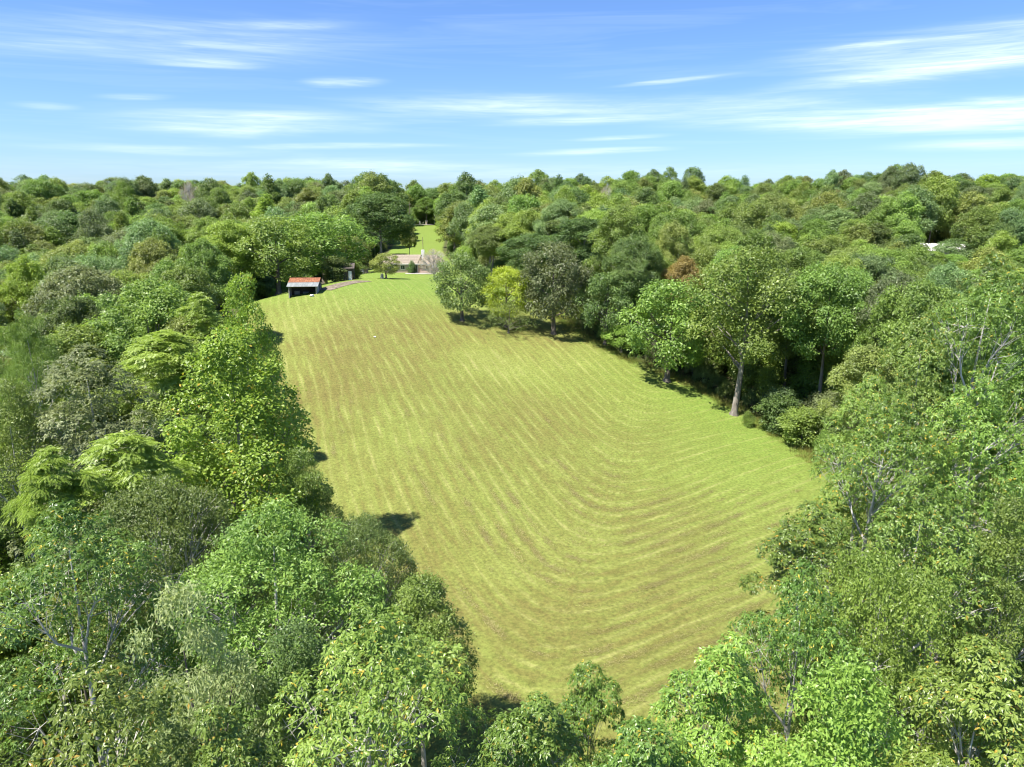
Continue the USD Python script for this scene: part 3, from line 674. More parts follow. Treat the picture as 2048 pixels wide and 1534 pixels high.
# --- right of the field
tree(922, 505, 0, 118, "lone_oak", "leaf_dark", "dark round tree standing alone on the grass with its trunk showing", "broadleaf_tree", base=642)
tree(1012, 533, 0, 104, "lone_oak", "leaf_yellow", "bright yellow-leaved tree behind the spreading olive bush", "turning_tree", base=652)
tree(1017, 600, 0, 100, "spreading_bush", "leaf_olive", "spreading olive-green many-stemmed bush on the grass below the yellow tree", "spreading_bush", base=668)
tree(1110, 484, 0, 150, "lone_oak", "leaf_grey", "round grey-green tree at the wood's edge right of the yellow tree", "broadleaf_tree", base=668)
tree(1192, 418, 150, 130, "mid_b", "leaf_bright", "tall light green tree rising above the wood's edge right of the yellow tree", "broadleaf_tree")
tree(1215, 545, 0, 120, "lone_oak", "leaf_dark", "dark green tree at the wood's edge under the tall light green tree", "broadleaf_tree", base=690)
tree(1372, 512, 122, 100, "mid_c", "leaf_orange", "orange-brown turning tree in the right wood", "turning_tree")
tree(1245, 650, 0, 80, "lone_oak", "leaf_bright", "small bright green tree leaning out at the wood's edge", "broadleaf_tree", base=705)
tree(1345, 560, 0, 190, "lone_oak", "leaf_mid", "wide mid-green tree on the wood's edge in front of the orange-brown tree", "broadleaf_tree", base=765)
tree(1495, 492, 0, 250, "edge_oak", "leaf_mid", "largest tree on the wood's edge with a long pale trunk showing", "broadleaf_tree", base=832)
tree(1670, 525, 95, 210, "mid_d", "leaf_mid", "broad mid-green tree right of the tree with the long pale trunk", "broadleaf_tree")
tree(1590, 560, 104, 150, "mid_b", "leaf_blue", "bluish green tree behind the tree with the long pale trunk", "broadleaf_tree")
tree(1735, 690, 76, 150, "mid_e", "leaf_olive", "olive open tree with dark stems left of the yellow-flecked trees", "broadleaf_tree")
tree(1850, 560, 80, 200, "mid_a", "leaf_mid", "mid-green tree left of the big yellow-flecked tree at the right edge", "broadleaf_tree")
tree(1498, 822, 0, 36, "cedar_bush", "leaf_bright", "small bright green evergreen bush at the foot of the long pale trunk", "evergreen_bush", base=852)
tree(1995, 505, 44, 330, "whorl_a", "leaf_hickory", "big yellow-flecked tree with pale limbs at the right edge", "broadleaf_tree")
tree(1860, 628, 42, 260, "whorl_b", "leaf_hickory", "yellow-tinted tree with light leaves left of the big yellow-flecked tree", "broadleaf_tree")
tree(1745, 752, 40, 240, "whorl_b", "leaf_hickory", "yellowish long-leaved tree overhanging the field's right edge", "broadleaf_tree")
tree(1800, 790, 34, 340, "whorl_a", "leaf_gloss", "mid-green tree with white crooked limbs overhanging the field on the right", "broadleaf_tree")
tree(1960, 760, 34, 320, "whorl_b", "leaf_whorl", "mid-green whorl-leaved tree at the right edge below the yellow-flecked tree", "broadleaf_tree")
tree(1850, 945, 27, 380, "whorl_b", "leaf_whorl", "light green drooping whorl-leaved tree at right, above the fine-leaved tree", "broadleaf_tree")
tree(1640, 1005, 28, 250, "whorl_tall_b", "leaf_gloss", "open glossy tree whose tips reach over the grass on the right", "broadleaf_tree")
tree(1780, 1105, 22, 420, "oak_near_b", "leaf_bright", "bright fine-leaved tree with forked bare stems at lower right", "broadleaf_tree")
tree(1600, 1125, 20, 340, "whorl_a", "leaf_gloss", "dark glossy whorl-leaved tree with yellow twig tips at lower right", "broadleaf_tree")
tree(1465, 1280, 17, 320, "whorl_tall_b", "leaf_whorl", "glossy whorl-leaved tree at the bottom edge right of the field's near tip", "broadleaf_tree")
tree(1185, 1325, 20, 180, "whorl_tall_a", "leaf_gloss", "slim dark tree top standing before the field's near tip", "broadleaf_tree")
tree(1060, 1400, 16, 330, "whorl_tall_b", "leaf_hickory", "low crown at the bottom edge left of the slim dark tree top", "broadleaf_tree")
tree(1290, 1440, 15, 330, "whorl_tall_a", "leaf_gloss", "low dark crown at the bottom edge right of the slim dark tree top", "broadleaf_tree")
tree(1720, 1330, 15, 380, "oak_tall", "leaf_bright", "light green fine-leaved tree at the bottom edge with a tall bare stem", "broadleaf_tree")
tree(1990, 1290, 17, 330, "whorl_tall_a", "leaf_hickory", "yellow-green broad-leaved tree in the bottom right corner", "broadleaf_tree")
tree(2030, 1000, 27, 200, "oak_tall", "leaf_mid", "mid-green small-leaved tree cut by the right edge", "broadleaf_tree")
tree(420, 1400, 15, 300, "whorl_tall_b", "leaf_hickory", "yellow-green tree on the bottom edge between the corner tree and the wide one", "broadleaf_tree")
# a few coloured trees far up the right hill, and dark tops on the skyline
for u, v, y, w, m, l, k in [(1270, 385, 365, 44, "leaf_bright", "narrow bright green tree on the far right hill, left one of a pair", "far_f"), (1312, 388, 365, 38, "leaf_bright", "narrow bright green tree on the far right hill, right one of a pair", "far_f"),
                            (1375, 395, 375, 34, "leaf_orange", "small orange-brown tree right of the pair of narrow bright trees", "far_c"), (1368, 374, 440, 30, "leaf_orange", "pale orange tree near the skyline above the right wood", "far_a"),
                            (1392, 424, 330, 34, "leaf_rust", "dull rusty tree on the far right hill below the orange-brown one", "far_b"), (1780, 408, 355, 30, "leaf_yellow", "yellow pointed tree on the far right hill under the dark skyline crown", "far_f"),
                            (1895, 340, 330, 110, "leaf_grey", "dark grey-brown broad crown standing out on the right skyline", "far_d"), (1585, 398, 365, 40, "leaf_lime", "rounded yellow-green tree in the middle of the right hill", "far_b"),
                            (965, 422, 320, 44, "leaf_rust", "reddish brown tree right of the far meadow", "far_d"), (420, 348, 400, 70, "leaf_dark", "dark rounded crown standing out on the left skyline", "far_b"),
                            (655, 347, 420, 44, "leaf_dark", "first of two dark rounded crowns on the skyline left of the far meadow", "far_c"), (718, 352, 420, 50, "leaf_dark", "second of two dark rounded crowns on the skyline left of the far meadow", "far_e"),
                            (760, 350, 400, 36, "leaf_olive", "thin pale-topped tree beside the two dark rounded skyline crowns", "far_c"), (80, 349, 400, 80, "leaf_mid", "broad crown on the skyline near the left edge", "far_d"), (1212, 368, 360, 40, "leaf_tan", "pale half-bare tree near the skyline of the right wood", "bare_tree"), (375, 350, 400, 44, "leaf_tan", "thin bare-topped tree on the left skyline", "bare_tree")]:
    if l:
        tree(u, v, y, w, k, m, l, "turning_tree" if m in ("leaf_orange", "leaf_rust", "leaf_yellow", "leaf_lime") else "broadleaf_tree", hmin=14, hmax=30)

# --- the rest of the woods
rng = np.random.default_rng(5)
keep_out = FIELD.union(MEADOW)
hx = np.array([t["x"] for t in TREES]); hy = np.array([t["y"] for t in TREES]); hr = np.array([t["R"] for t in TREES])
yard = Polygon([(-60, 128), (-64, 152), (-58, 176), (-52, 222), (-10, 222), (-8, 196), (-30, 130)])
PAL = ["leaf_mid", "leaf_mid", "leaf_olive", "leaf_dark", "leaf_blue", "leaf_grey", "leaf_bright"]
cells = []
for y0, y1, st in ((8, 60, 6.6), (60, 130, 7.6), (130, 260, 10.0), (260, 470, 12.0), (470, 720, 14)):
    for yy in np.arange(y0, y1, st):
        half = yy * 0.80 + 34
        for xx in np.arange(-half, half, st):
            cells.append((xx + rng.uniform(-.42, .42) * st, yy + rng.uniform(-.42, .42) * st, st))
cells = np.array(cells)
out_ok = ~contains_xy(keep_out.buffer(2.2), cells[:, 0], cells[:, 1]) & ~contains_xy(yard, cells[:, 0], cells[:, 1])
cells = cells[out_ok]
dd = np.sqrt((cells[:, None, 0] - hx[None]) ** 2 + (cells[:, None, 1] - hy[None]) ** 2) - hr[None] * 0.85
cells = cells[dd.min(1) > 1.6]
cells = cells[np.hypot(cells[:, 0] - 152, cells[:, 1] - 254) > 11]
fd = sh_distance(keep_out, sh_points(cells[:, :2]))
cells = cells[fd > np.where(cells[:, 1] < 130, cells[:, 2] * 0.62, 2.2)]
gz = ground(cells[:, 0], cells[:, 1])
patch = meshkit.fbm(np.c_[cells[:, 0], cells[:, 1], 0 * gz] * 0.018, 3, 3)
de = sh_distance(keep_out, sh_points(cells[:, :2]))
for (xx, yy, st), g, pz, d in zip(cells, gz, patch, de):
    R = st * rng.uniform(0.54, 0.78)
    H = rng.uniform(17, 23) * (0.88 + 0.24 * pz)
    if yy > 250: H = rng.uniform(17, 26) * (1.18 if rng.random() < .14 else 1) * (0.72 + 0.56 * pz)
    if yy < 60: H = rng.uniform(12, 17)                     # nearer in they stay below the trees set by hand
    elif 205 < yy < 252 and abs(xx - 0.605 * yy) < 7: H = rng.uniform(9, 12)
    elif d < 5: H *= rng.uniform(0.65, 0.95)
    u_, v_, _ = pixel([xx, yy, g + H])
    mat = PAL[int(np.clip(rng.normal(pz * 6 - 0.2, 2.1), 0, len(PAL) - 1))]
    if rng.random() < 0.016: mat = ["leaf_lime", "leaf_rust", "leaf_lime", "leaf_lime"][rng.integers(4)]
    TREES.append(dict(x=xx, y=yy, g=g, H=H, R=R, kind=None, mat=mat, label=None, name="woodland_tree", hand=False, u=u_, v=v_, group=None))
# young growth along the edge of the woods
for poly_, depth_, hh_, st_ in ((FIELD, 3.5, 2.6, 2.6), (FIELD, 7.0, 5.0, 3.2), (FIELD, 11.5, 7.5, 4.2), (FIELD, 17, 9.5, 5.0), (MEADOW, 5, 3.4, 3.4), (MEADOW, 9, 7.5, 4.4), (MEADOW, 14, 10, 5.5)):
    ring = poly_.buffer(depth_).exterior
    for a_ in np.arange(0, ring.length, st_):
        q_ = ring.interpolate(a_)
        xx, yy = q_.x + rng.normal(0, 1.2), q_.y + rng.normal(0, 1.2)
        if contains_xy(yard, xx, yy) or yy < 34 or (poly_ is MEADOW and yy < 224): continue
        if contains_xy(keep_out.buffer(1.2), xx, yy): continue
        if ((hx - xx) ** 2 + (hy - yy) ** 2).min() < 2.0: continue
        g = float(ground(xx, yy)); H = hh_ * rng.uniform(0.7, 1.35); R = min(H * rng.uniform(0.42, 0.62), 3.6)
        u_, v_, _ = pixel([xx, yy, g + H])
        TREES.append(dict(x=xx, y=yy, g=g, H=H, R=R, kind="low_shrub" if H < 4.5 else "young_tree", mat=PAL[rng.integers(len(PAL))], label=None, name="edge_shrub" if H < 4.5 else "young_tree", hand=False, u=u_, v=v_, group=None))
for t in TREES:
    if t["kind"] is None:
        t["kind"] = FARS[rng.integers(len(FARS))] if t["y"] > 190 else MIDS[rng.integers(len(MIDS))] if t["y"] > 50 else ["oak_near_a", "oak_near_b", "whorl_b"][rng.integers(3)]
    t["rz"] = rng.uniform(0, 360)
    if t["hand"]:
        k = STOCK[t["kind"]]
        a = (t["H"] / k["H"]) / (t["R"] / k["R"])
        if not 0.6 < a < 1.75: print("aspect", round(a, 2), "H", round(t["H"], 1), "R", round(t["R"], 1), "y", round(t["y"]), t["label"])

# how much of each crown the photograph shows, from a coarse picture of ids
W_, H_ = 512, 384
ids = np.full((H_, W_), -1)
for i in sorted(range(len(TREES)), key=lambda i: -TREES[i]["y"]):
    t = TREES[i]
    ch = t["H"] * 0.7
    u, v, dep = pixel([t["x"], t["y"], t["g"] + t["H"] - ch / 2])
    if dep < 3: continue
    ru, rv = t["R"] / dep * F / 4, max(ch / 2 * 0.95, t["R"] * 0.6) / dep * F / 4
    u, v = u / 4, v / 4
    x0, x1, y0, y1 = int(max(0, u - ru)), int(min(W_, u + ru + 1)), int(max(0, v - rv)), int(min(H_, v + rv + 1))
    if x0 >= x1 or y0 >= y1: continue
    yy, xx = np.mgrid[y0:y1, x0:x1]
    ids[y0:y1, x0:x1][((xx - u) / ru) ** 2 + ((yy - v) / rv) ** 2 < 1] = i
vis = np.bincount(ids[ids >= 0], minlength=len(TREES))
for i, t in enumerate(TREES):
    t["vis"] = int(vis[i])
    if vis[i]:
        yy, xx = np.nonzero(ids == i)
        t["cu"], t["cv"] = xx.mean() * 4, yy.mean() * 4
single = sorted((i for i in range(len(TREES)) if vis[i] > 0), key=lambda i: (-TREES[i]["hand"], -vis[i]))[:300]
print("trees", len(TREES), "visible", int((vis > 0).sum()), "smallest single", int(vis[single[-1]]), "hidden by hand", [t["label"] for t in TREES if t["hand"] and t["vis"] == 0])


def tree_matrix(t):
    k = STOCK[t["kind"]]
    s, sz = t["R"] / k["R"], t["H"] / k["H"]
    c, n = math.cos(math.radians(t["rz"])), math.sin(math.radians(t["rz"]))
    return s, sz


def place_tree(t):
    s, sz = tree_matrix(t)
    x = UsdGeom.Xform.Define(stage, numbered("/World", t["name"]))
    x.AddTranslateOp().Set(Gf.Vec3d(float(t["x"]), float(t["y"]), float(t["g"])))
    x.AddRotateZOp().Set(float(t["rz"]))
    x.AddScaleOp().Set(Gf.Vec3f(s, s, sz))
    p = x.GetPrim()
    p.GetReferences().AddInternalReference(STOCK[t["kind"]]["path"])
    p.SetInstanceable(True)
    UsdShade.MaterialBindingAPI.Apply(p).Bind(look(t["mat"]))
    tag(p, t["label"], "bush" if "bush" in t["name"] or "shrub" in t["name"] else "tree", t["group"])


COLOUR = {"leaf_mid": "mid-green", "leaf_olive": "olive-green", "leaf_dark": "dark green", "leaf_blue": "bluish green", "leaf_grey": "grey-green", "leaf_bright": "bright green", "leaf_lime": "lime-green", "leaf_rust": "rusty brown"}
MARKS = [(455, 780, "nearer conical tree"), (482, 600, "pointed conical tree"), (165, 790, "broad grey-green drooping tree"), (250, 900, "lime-green compound-leaved tree"), (50, 540, "lime-topped tree at the left edge"),
         (612, 573, "red-roofed shed"), (800, 530, "brick house"), (850, 475, "far meadow"), (922, 570, "dark lone tree"), (1012, 580, "yellow tree by the field"), (1372, 535, "orange-brown turning tree"),
         (1495, 640, "tree with the long pale trunk"), (1290, 405, "pair of narrow bright trees"), (1780, 425, "yellow pointed hill tree"), (1895, 365, "dark crown on the right skyline"), (420, 365, "dark crown on the left skyline"),
         (685, 365, "two dark skyline crowns"), (1995, 620, "big yellow-flecked tree"), (965, 440, "reddish brown tree by the meadow"), (345, 1270, "silvery feathery tree"), (640, 500, "big tree over the dark shed"), (1670, 600, "broad tree right of the pale trunk"),
         (1192, 480, "tall light green tree"), (80, 365, "broad skyline crown near the left edge"), (1850, 640, "yellow-tinted tree on the right"), (300, 620, "wide tree in the left wood"), (1585, 415, "rounded yellow-green hill tree")]
SIDES = ["right of", "down-right of", "below", "down-left of", "left of", "up-left of", "above", "up-right of"]
ORD = ["nearest", "second", "third", "fourth", "fifth", "sixth", "seventh", "eighth", "ninth", "tenth", "eleventh", "twelfth", "thirteenth", "fourteenth", "fifteenth", "sixteenth"]
near_mark = {}
for i in single:
    t = TREES[i]
    if not t["label"]:
        cu, cv = t.get("cu", t["u"]), t.get("cv", t["v"])
        m = min(MARKS, key=lambda q: (q[0] - cu) ** 2 + ((q[1] - cv) * 1.6) ** 2)
        side = int(round(math.atan2(cv - m[1], cu - m[0]) / (PI / 4))) % 8
        near_mark.setdefault((m[2], side), []).append((math.hypot(cu - m[0], cv - m[1]), i))
for (m, side), found in near_mark.items():
    for n, (_, i) in enumerate(sorted(found)):
        t = TREES[i]
        what = {"edge_shrub": "shrub", "young_tree": "young tree"}.get(t["name"], "tree")
        t["label"] = f"{COLOUR[t['mat']]} {what}, {ORD[n]} {SIDES[side]} the {m}"
        t["group"] = "trees of the woods"
for i in single:
    place_tree(TREES[i])
rest = [t for i, t in enumerate(TREES) if i not in set(single)]
pi = UsdGeom.PointInstancer.Define(stage, "/World/woodland")
tag(pi.GetPrim(), "further trees of the woods on both sides that merge into one mass", "woodland", kind="stuff")
protos, index, pos, quat, scl = {}, [], [], [], []
for t in rest:
    kd = t["kind"]
    t["kind"] = kd
    key = (kd, t["mat"])
    if key not in protos:
        protos[key] = len(protos)
        q = stage.DefinePrim(f"/World/woodland/prototypes/{kd}_{t['mat']}", "Xform")
        q.GetReferences().AddInternalReference(STOCK[kd]["path"])
        UsdShade.MaterialBindingAPI.Apply(q).Bind(look(t["mat"]))
        q.SetInstanceable(True)
    s, sz = tree_matrix(t)
    index.append(protos[key]); pos.append((t["x"], t["y"], t["g"])); scl.append((s, s, sz))
    a = math.radians(t["rz"]) / 2
    quat.append(Gf.Quath(math.cos(a), 0, 0, math.sin(a)))
pi.CreatePrototypesRel().SetTargets([Sdf.Path(f"/World/woodland/prototypes/{k}_{m}") for k, m in protos])
pi.CreateProtoIndicesAttr(Vt.IntArray(index))
pi.CreatePositionsAttr(Vt.Vec3fArray.FromNumpy(np.array(pos, np.float32)))
pi.CreateOrientationsAttr(Vt.QuathArray(quat))
pi.CreateScalesAttr(Vt.Vec3fArray.FromNumpy(np.array(scl, np.float32)))

# ------------------------------------------------------------------ the red-roofed shed
p = hit(606, 592)
RZ = math.radians(6.0)
sh = thing("open_shed", "small grey board shed with rusty red and zinc roof, open to the front", "shed", loc=(p[0], p[1], p[2] - 0.05), rz=RZ)
W2, DEP, EAVE, RIDGE, RY, BACK = 2.65, 4.6, 1.95, 3.05, 3.7, 2.55      # half width, depth, front eave, ridge height and where it stands, back eave


def roof_z(y): return EAVE + (RIDGE - EAVE) * y / RY if y <= RY else RIDGE - (RIDGE - BACK) * (y - RY) / (DEP - RY)


rs = np.random.default_rng(77)
nb = 10                                                              # boards of the right-hand gable wall, with a doorway between them
door0, door1 = 3.05, 3.95
for side, xx in ((1, W2), (-1, -W2 - 0.03)):
    edges = np.linspace(0.0, DEP, nb + 1)
    for a, b in zip(edges[:-1], edges[1:]):
        mid = (a + b) / 2
        lo = 2.0 if side == 1 and door0 < mid < door1 else -0.4
        off = rs.uniform(0, 0.012)
        part("board", wall_poly([(a + 0.008, lo), (b - 0.008, lo), (b - 0.008, roof_z(b) - 0.05), (a + 0.008, roof_z(a) - 0.05)], 0.03, "y").apply_translation((xx + off * side, 0, 0)), "old_boards", sh)
for i, a in enumerate(np.linspace(-W2 + 0.04, W2 - 0.04, 14)[:-1]):
    w = (2 * W2 - 0.08) / 13
    part("board", box(a + 0.008, a + w - 0.008, DEP - 0.06, DEP - 0.03 + rs.uniform(0, 0.01), -0.4, BACK - 0.08), "dark_boards", sh)
for i, a in enumerate(np.linspace(-W2 + 0.04, W2 - 0.04, 12)[:-1]):      # inner partition that closes the open bay at the back
    w = (2 * W2 - 0.08) / 11
    part("board", box(a + 0.006, a + w - 0.006, 2.75, 2.78 + rs.uniform(0, 0.01), -0.3, roof_z(2.75) - 0.08), "dark_boards", sh)
for px_ in (-W2 + 0.07, W2 - 0.09):
    part("post", box(px_ - 0.09, px_ + 0.09, -0.09, 0.07, -0.5, EAVE - 0.06), "old_boards", sh)
part("front_beam", box(-W2 - 0.1, W2 + 0.1, -0.06, 0.06, EAVE - 0.22, EAVE - 0.06), "old_boards", sh)
part("door_frame", trimesh.util.concatenate([box(W2 + 0.03, W2 + 0.08, door0 - 0.08, door0, -0.3, 2.15), box(W2 + 0.03, W2 + 0.08, door1, door1 + 0.08, -0.3, 2.15), box(W2 + 0.03, W2 + 0.08, door0, door1, 2.1, 2.2)]), "old_boards", sh)
part("rafter", trimesh.util.concatenate([slab([(x - .04, 0, roof_z(0) - .03), (x + .04, 0, roof_z(0) - .03), (x + .04, RY, roof_z(RY) - .03), (x - .04, RY, roof_z(RY) - .03)], 0.12) for x in np.linspace(-W2 + .3, W2 - .3, 6)]), "dark_boards", sh)


def sheet(x0, x1, y0, y1, lift, mat):
    n = 9
    xs_ = np.linspace(x0, x1, n)
    up = lift + 0.014 * (np.arange(n) % 2)
    top = np.vstack([np.c_[xs_, np.full(n, y), up + roof_z(y) if y <= RY else up + roof_z(y)] for y in (y0, y1)])
    v = np.vstack([top, top - [0, 0, 0.012]])
    f = []
    for i in range(n - 1):
        a, b, c, d = i, i + 1, n + i + 1, n + i
        f += [[a, b, c], [a, c, d], [a + 2 * n, c + 2 * n, b + 2 * n], [a + 2 * n, d + 2 * n, c + 2 * n]]
    return part("roof_sheet", trimesh.Trimesh(v, f, process=False), mat, sh)


ys_split = 1.55
for x0 in np.linspace(-W2 - 0.3, W2 + 0.3, 8)[:-1]:
    w = (2 * W2 + 0.6) / 7
    sheet(x0, x0 + w + 0.03, -0.40, ys_split + 0.1, 0.03 + rs.uniform(0, .006), "zinc_roof")
    sheet(x0, x0 + w + 0.03, ys_split, RY - 0.002, 0.062 + rs.uniform(0, .006), "rusty_roof")
    sheet(x0, x0 + w + 0.03, RY + 0.002, DEP + 0.3, 0.062, "rusty_roof")
part("ridge_cap", tube([(-W2 - 0.32, RY, RIDGE + 0.07), (W2 + 0.32, RY, RIDGE + 0.07)], 0.07, 6), "rusty_roof", sh)
# the low lean-to at its back right corner
part("lean_to", trimesh.util.concatenate([box(W2 - 1.6, W2 + 0.05, DEP + 0.02, DEP + 1.6, -0.3, 1.85), slab([(W2 - 1.7, DEP + 0.02, 2.35), (W2 + 0.35, DEP + 0.02, 2.35), (W2 + 0.35, DEP + 1.9, 1.9), (W2 - 1.7, DEP + 1.9, 1.9)], 0.05)]), "dark_boards", sh)
part("lean_to_opening", box(W2 + 0.052, W2 + 0.07, DEP + 0.3, DEP + 1.3, 0.0, 1.6), "dark_inside", sh)  # solid panel on the wall, its dark colour painted as the shade inside
for (xx, yy, ww, hh) in ((-1.5, 2.3, .9, .7), (0.2, 2.4, 1.1, .5)):
    c_ = thing("old_crate", "old wooden crate inside the open shed, " + ("left" if xx < 0 else "middle"), "crate", loc=p, rz=RZ)
    for k in range(3):
        part("slat", box(xx - ww / 2, xx + ww / 2, yy - .3, yy + .25, 0.02 + k * hh / 3, 0.02 + (k + 1) * hh / 3 - 0.03), "old_boards", c_)
st_p = hit(624, 594)
st = meshkit.arrays(trimesh.creation.icosphere(2, 0.36))
sv = st[0] * [1.1, .9, .75] * (0.9 + 0.25 * meshkit.noise(st[0] * 4, 3))[:, None]
o = part("white_stone", (sv + st_p + [0, 0, .2], st[1]), "pale_stone", smooth=True)
tag(o, "white boulder by the right front post of the open shed", "boulder")
sp = hit(750, 676)
sv2 = st[0] * [.2, .16, .13] / 0.36 * (0.9 + 0.3 * meshkit.noise(st[0] * 6, 5))[:, None]
o = part("white_stone", (sv2 + sp + [0, 0, .08], st[1]), "white_paint", smooth=True)
tag(o, "small white stone lying alone in the mown field", "stone")

# ------------------------------------------------------------------ the dark shed with the white door
p = at_y(697, 557, 156.5)
p[2] = float(ground(p[0], p[1]))
ds = thing("dark_shed", "dark board shed with a white door under the big broad tree", "shed", loc=p, rz=math.radians(10))
for i in range(2):
    a = -1.15 + i * .42
    part("board", box(a + .01, a + .42 - .01, 0, .04 + rs.uniform(0, .01), -.5, 2.6), "dark_boards", ds)
part("board", box(-0.2, 1.15, 0, .04, 2.12, 2.6), "dark_boards", ds)
dr = part("door", box(0.04, .72, -.02, .03, -0.05, 2.0), "white_paint", ds)
part("handle", tube([(.62, -.06, .95), (.62, -.06, 1.1)], .025, 5), "dark_inside", dr)
part("door_frame", trimesh.util.concatenate([box(-.2, .035, -.03, .045, -.4, 2.1), box(.725, .95, -.03, .045, -.4, 2.1), box(.04, .72, -.03, .045, 2.01, 2.1)]), "dark_boards", ds)
for i in range(7):
    part("board", box(1.15, 1.19, i * .6 + .05, (i + 1) * .6 + .03, -.5, 2.6 + i * .1), "dark_boards", ds)
part("roof", slab([(-1.3, -.3, 2.62), (1.35, -.3, 2.62), (1.35, 4.6, 3.4), (-1.3, 4.6, 3.4)], .08), "dark_boards", ds)

# ------------------------------------------------------------------ the house
p = hit(835, 545)
hp = np.array([at_y(835, 545, 200)[0], 200, float(ground(at_y(835, 545, 200)[0], 200))])
ho = thing("brick_house", "low tan-roofed brick house half hidden behind small trees, white chimney", "house", loc=hp, rz=math.radians(4))


def wall(x0, x1, y0, y1, z1, mat="pinkish_brick"): return part("wall", box(x0, x1, y0, y1, -.6, z1), mat, ho)


wall(-9.0, 0.9, 0.0, 7.5, 2.45); wall(0.93, 6.9, -1.2, 7.5, 2.45)


def gable_roof(x0, x1, y0, y1, z0, z1, name="roof"):
    ym = (y0 + y1) / 2
    m = trimesh.util.concatenate([slab([(x0, y0, z0), (x1, y0, z0), (x1, ym, z1), (x0, ym, z1)], .14), slab([(x1, y1, z0), (x0, y1, z0), (x0, ym, z1), (x1, ym, z1)], .14)])
    return part(name, m, "shingles", ho)


def hip_roof(x0, x1, y0, y1, z0, z1, inset):
    ym = (y0 + y1) / 2
    v = np.array([(x0, y0, z0), (x1, y0, z0), (x1, y1, z0), (x0, y1, z0), (x0 + inset, ym, z1), (x1 - inset, ym, z1), (x0, y0, z0 - .16), (x1, y0, z0 - .16), (x1, y1, z0 - .16), (x0, y1, z0 - .16)])
    f = [[0, 1, 5], [0, 5, 4], [1, 2, 5], [2, 3, 4], [2, 4, 5], [3, 0, 4], [0, 6, 7], [0, 7, 1], [1, 7, 8], [1, 8, 2], [2, 8, 9], [2, 9, 3], [3, 9, 6], [3, 6, 0], [6, 8, 7], [6, 9, 8]]
    return part("roof", trimesh.Trimesh(v, f, process=False), "shingles", ho)


r1 = gable_roof(-9.6, 0.85, -0.45, 8.0, 2.5, 4.7)
r2 = hip_roof(0.3, 7.5, -1.6, 8.0, 2.56, 4.6, 2.2)
part("fascia", trimesh.util.concatenate([box(-9.6, 0.25, -0.51, -0.46, 2.32, 2.5), box(0.3, 7.5, -1.66, -1.61, 2.38, 2.55)]), "white_paint", ho)
for y_ in np.linspace(0, 1, 7)[1:-1]:
    yy, zz = -0.45 + y_ * 4.225, 2.5 + y_ * 2.2
    part("shingle_course", box(-9.6, 0.2, yy - .02, yy + .03, zz - .01, zz + .03), "shingles", r1)
part("chimney", box(1.0, 1.9, 3.2, 4.0, 3.5, 6.0), "white_paint", ho)
part("valley_flashing", slab([(0.15, -1.5, 2.70), (0.35, -1.5, 2.70), (1.25, 2.9, 4.66), (1.05, 2.9, 4.66)], .05), "dark_inside", ho)
pd = part("patio_door", box(-1.15, 0.15, -.06, -.012, 0, 2.2), "white_paint", ho)
part("pane", box(-1.03, -.52, -.075, -.062, .12, 2.08), "dark_glass", pd)
part("pane", box(-.46, .04, -.075, -.062, .12, 2.08), "dark_glass", pd)
for x0, y_ in ((-7.6, -.05), (-4.6, -.05), (2.4, -1.25), (4.9, -1.25)):
    wn = part("window", box(x0, x0 + 1.2, y_, y_ + .045, .9, 2.1), "white_paint", ho)
    part("pane", box(x0 + .09, x0 + .57, y_ - .014, y_ - .002, 1.0, 2.0), "dark_glass", wn)
    part("pane", box(x0 + .63, x0 + 1.11, y_ - .014, y_ - .002, 1.0, 2.0), "dark_glass", wn)
pt = part("patio", trimesh.util.concatenate([box(-3.2, 5.2, -4.2, -1.3, -.5, .06)]).apply_translation((0, 0, 0)), "concrete", ho)
# low sheds of pale siding seen through the trunks left of the house
p = hit(724, 551)
p = np.array([at_y(724, 548, 205)[0], 205, float(ground(at_y(724, 548, 205)[0], 205))])
gs = thing("garden_shed", "pale tan garden shed glimpsed under the tall dark tree", "shed", loc=p, rz=.2)
part("wall", box(-1.8, 1.8, 0, 3, -.3, 2.1), "tan_siding", gs)
part("roof", trimesh.util.concatenate([slab([(-2.1, -.3, 2.12), (2.1, -.3, 2.12), (2.1, 1.5, 3.0), (-2.1, 1.5, 3.0)], .08), slab([(2.1, 3.3, 2.12), (-2.1, 3.3, 2.12), (-2.1, 1.5, 3.0), (2.1, 1.5, 3.0)], .08)]), "shingles", gs)
part("door", box(-.5, .5, -.05, -.004, 0, 1.9), "white_paint", gs)

# ------------------------------------------------------------------ the white building among the trees on the right
g = float(ground(152, 254))
wb = thing("white_building", "white building glimpsed through the trees of the right wood", "building", loc=(152, 254, g), rz=math.radians(-22))
part("wall", box(-6.5, 6.5, 0, 7, -1, 4.6), "white_paint", wb)
part("roof", trimesh.util.concatenate([slab([(-7, -.6, 4.6), (7, -.6, 4.6), (7, 3.5, 7.0), (-7, 3.5, 7.0)], .15), slab([(7, 7.6, 4.6), (-7, 7.6, 4.6), (-7, 3.5, 7.0), (7, 3.5, 7.0)], .15)]), "pale_stone", wb)
for x0 in (-5.0, -1.2, 2.8):
    wn = part("window", box(x0, x0 + 1.3, -.05, -.004, 2.0, 3.6), "pale_stone", wb)
    part("pane", box(x0 + .1, x0 + 1.2, -.07, -.054, 2.1, 3.5), "dark_glass", wn)

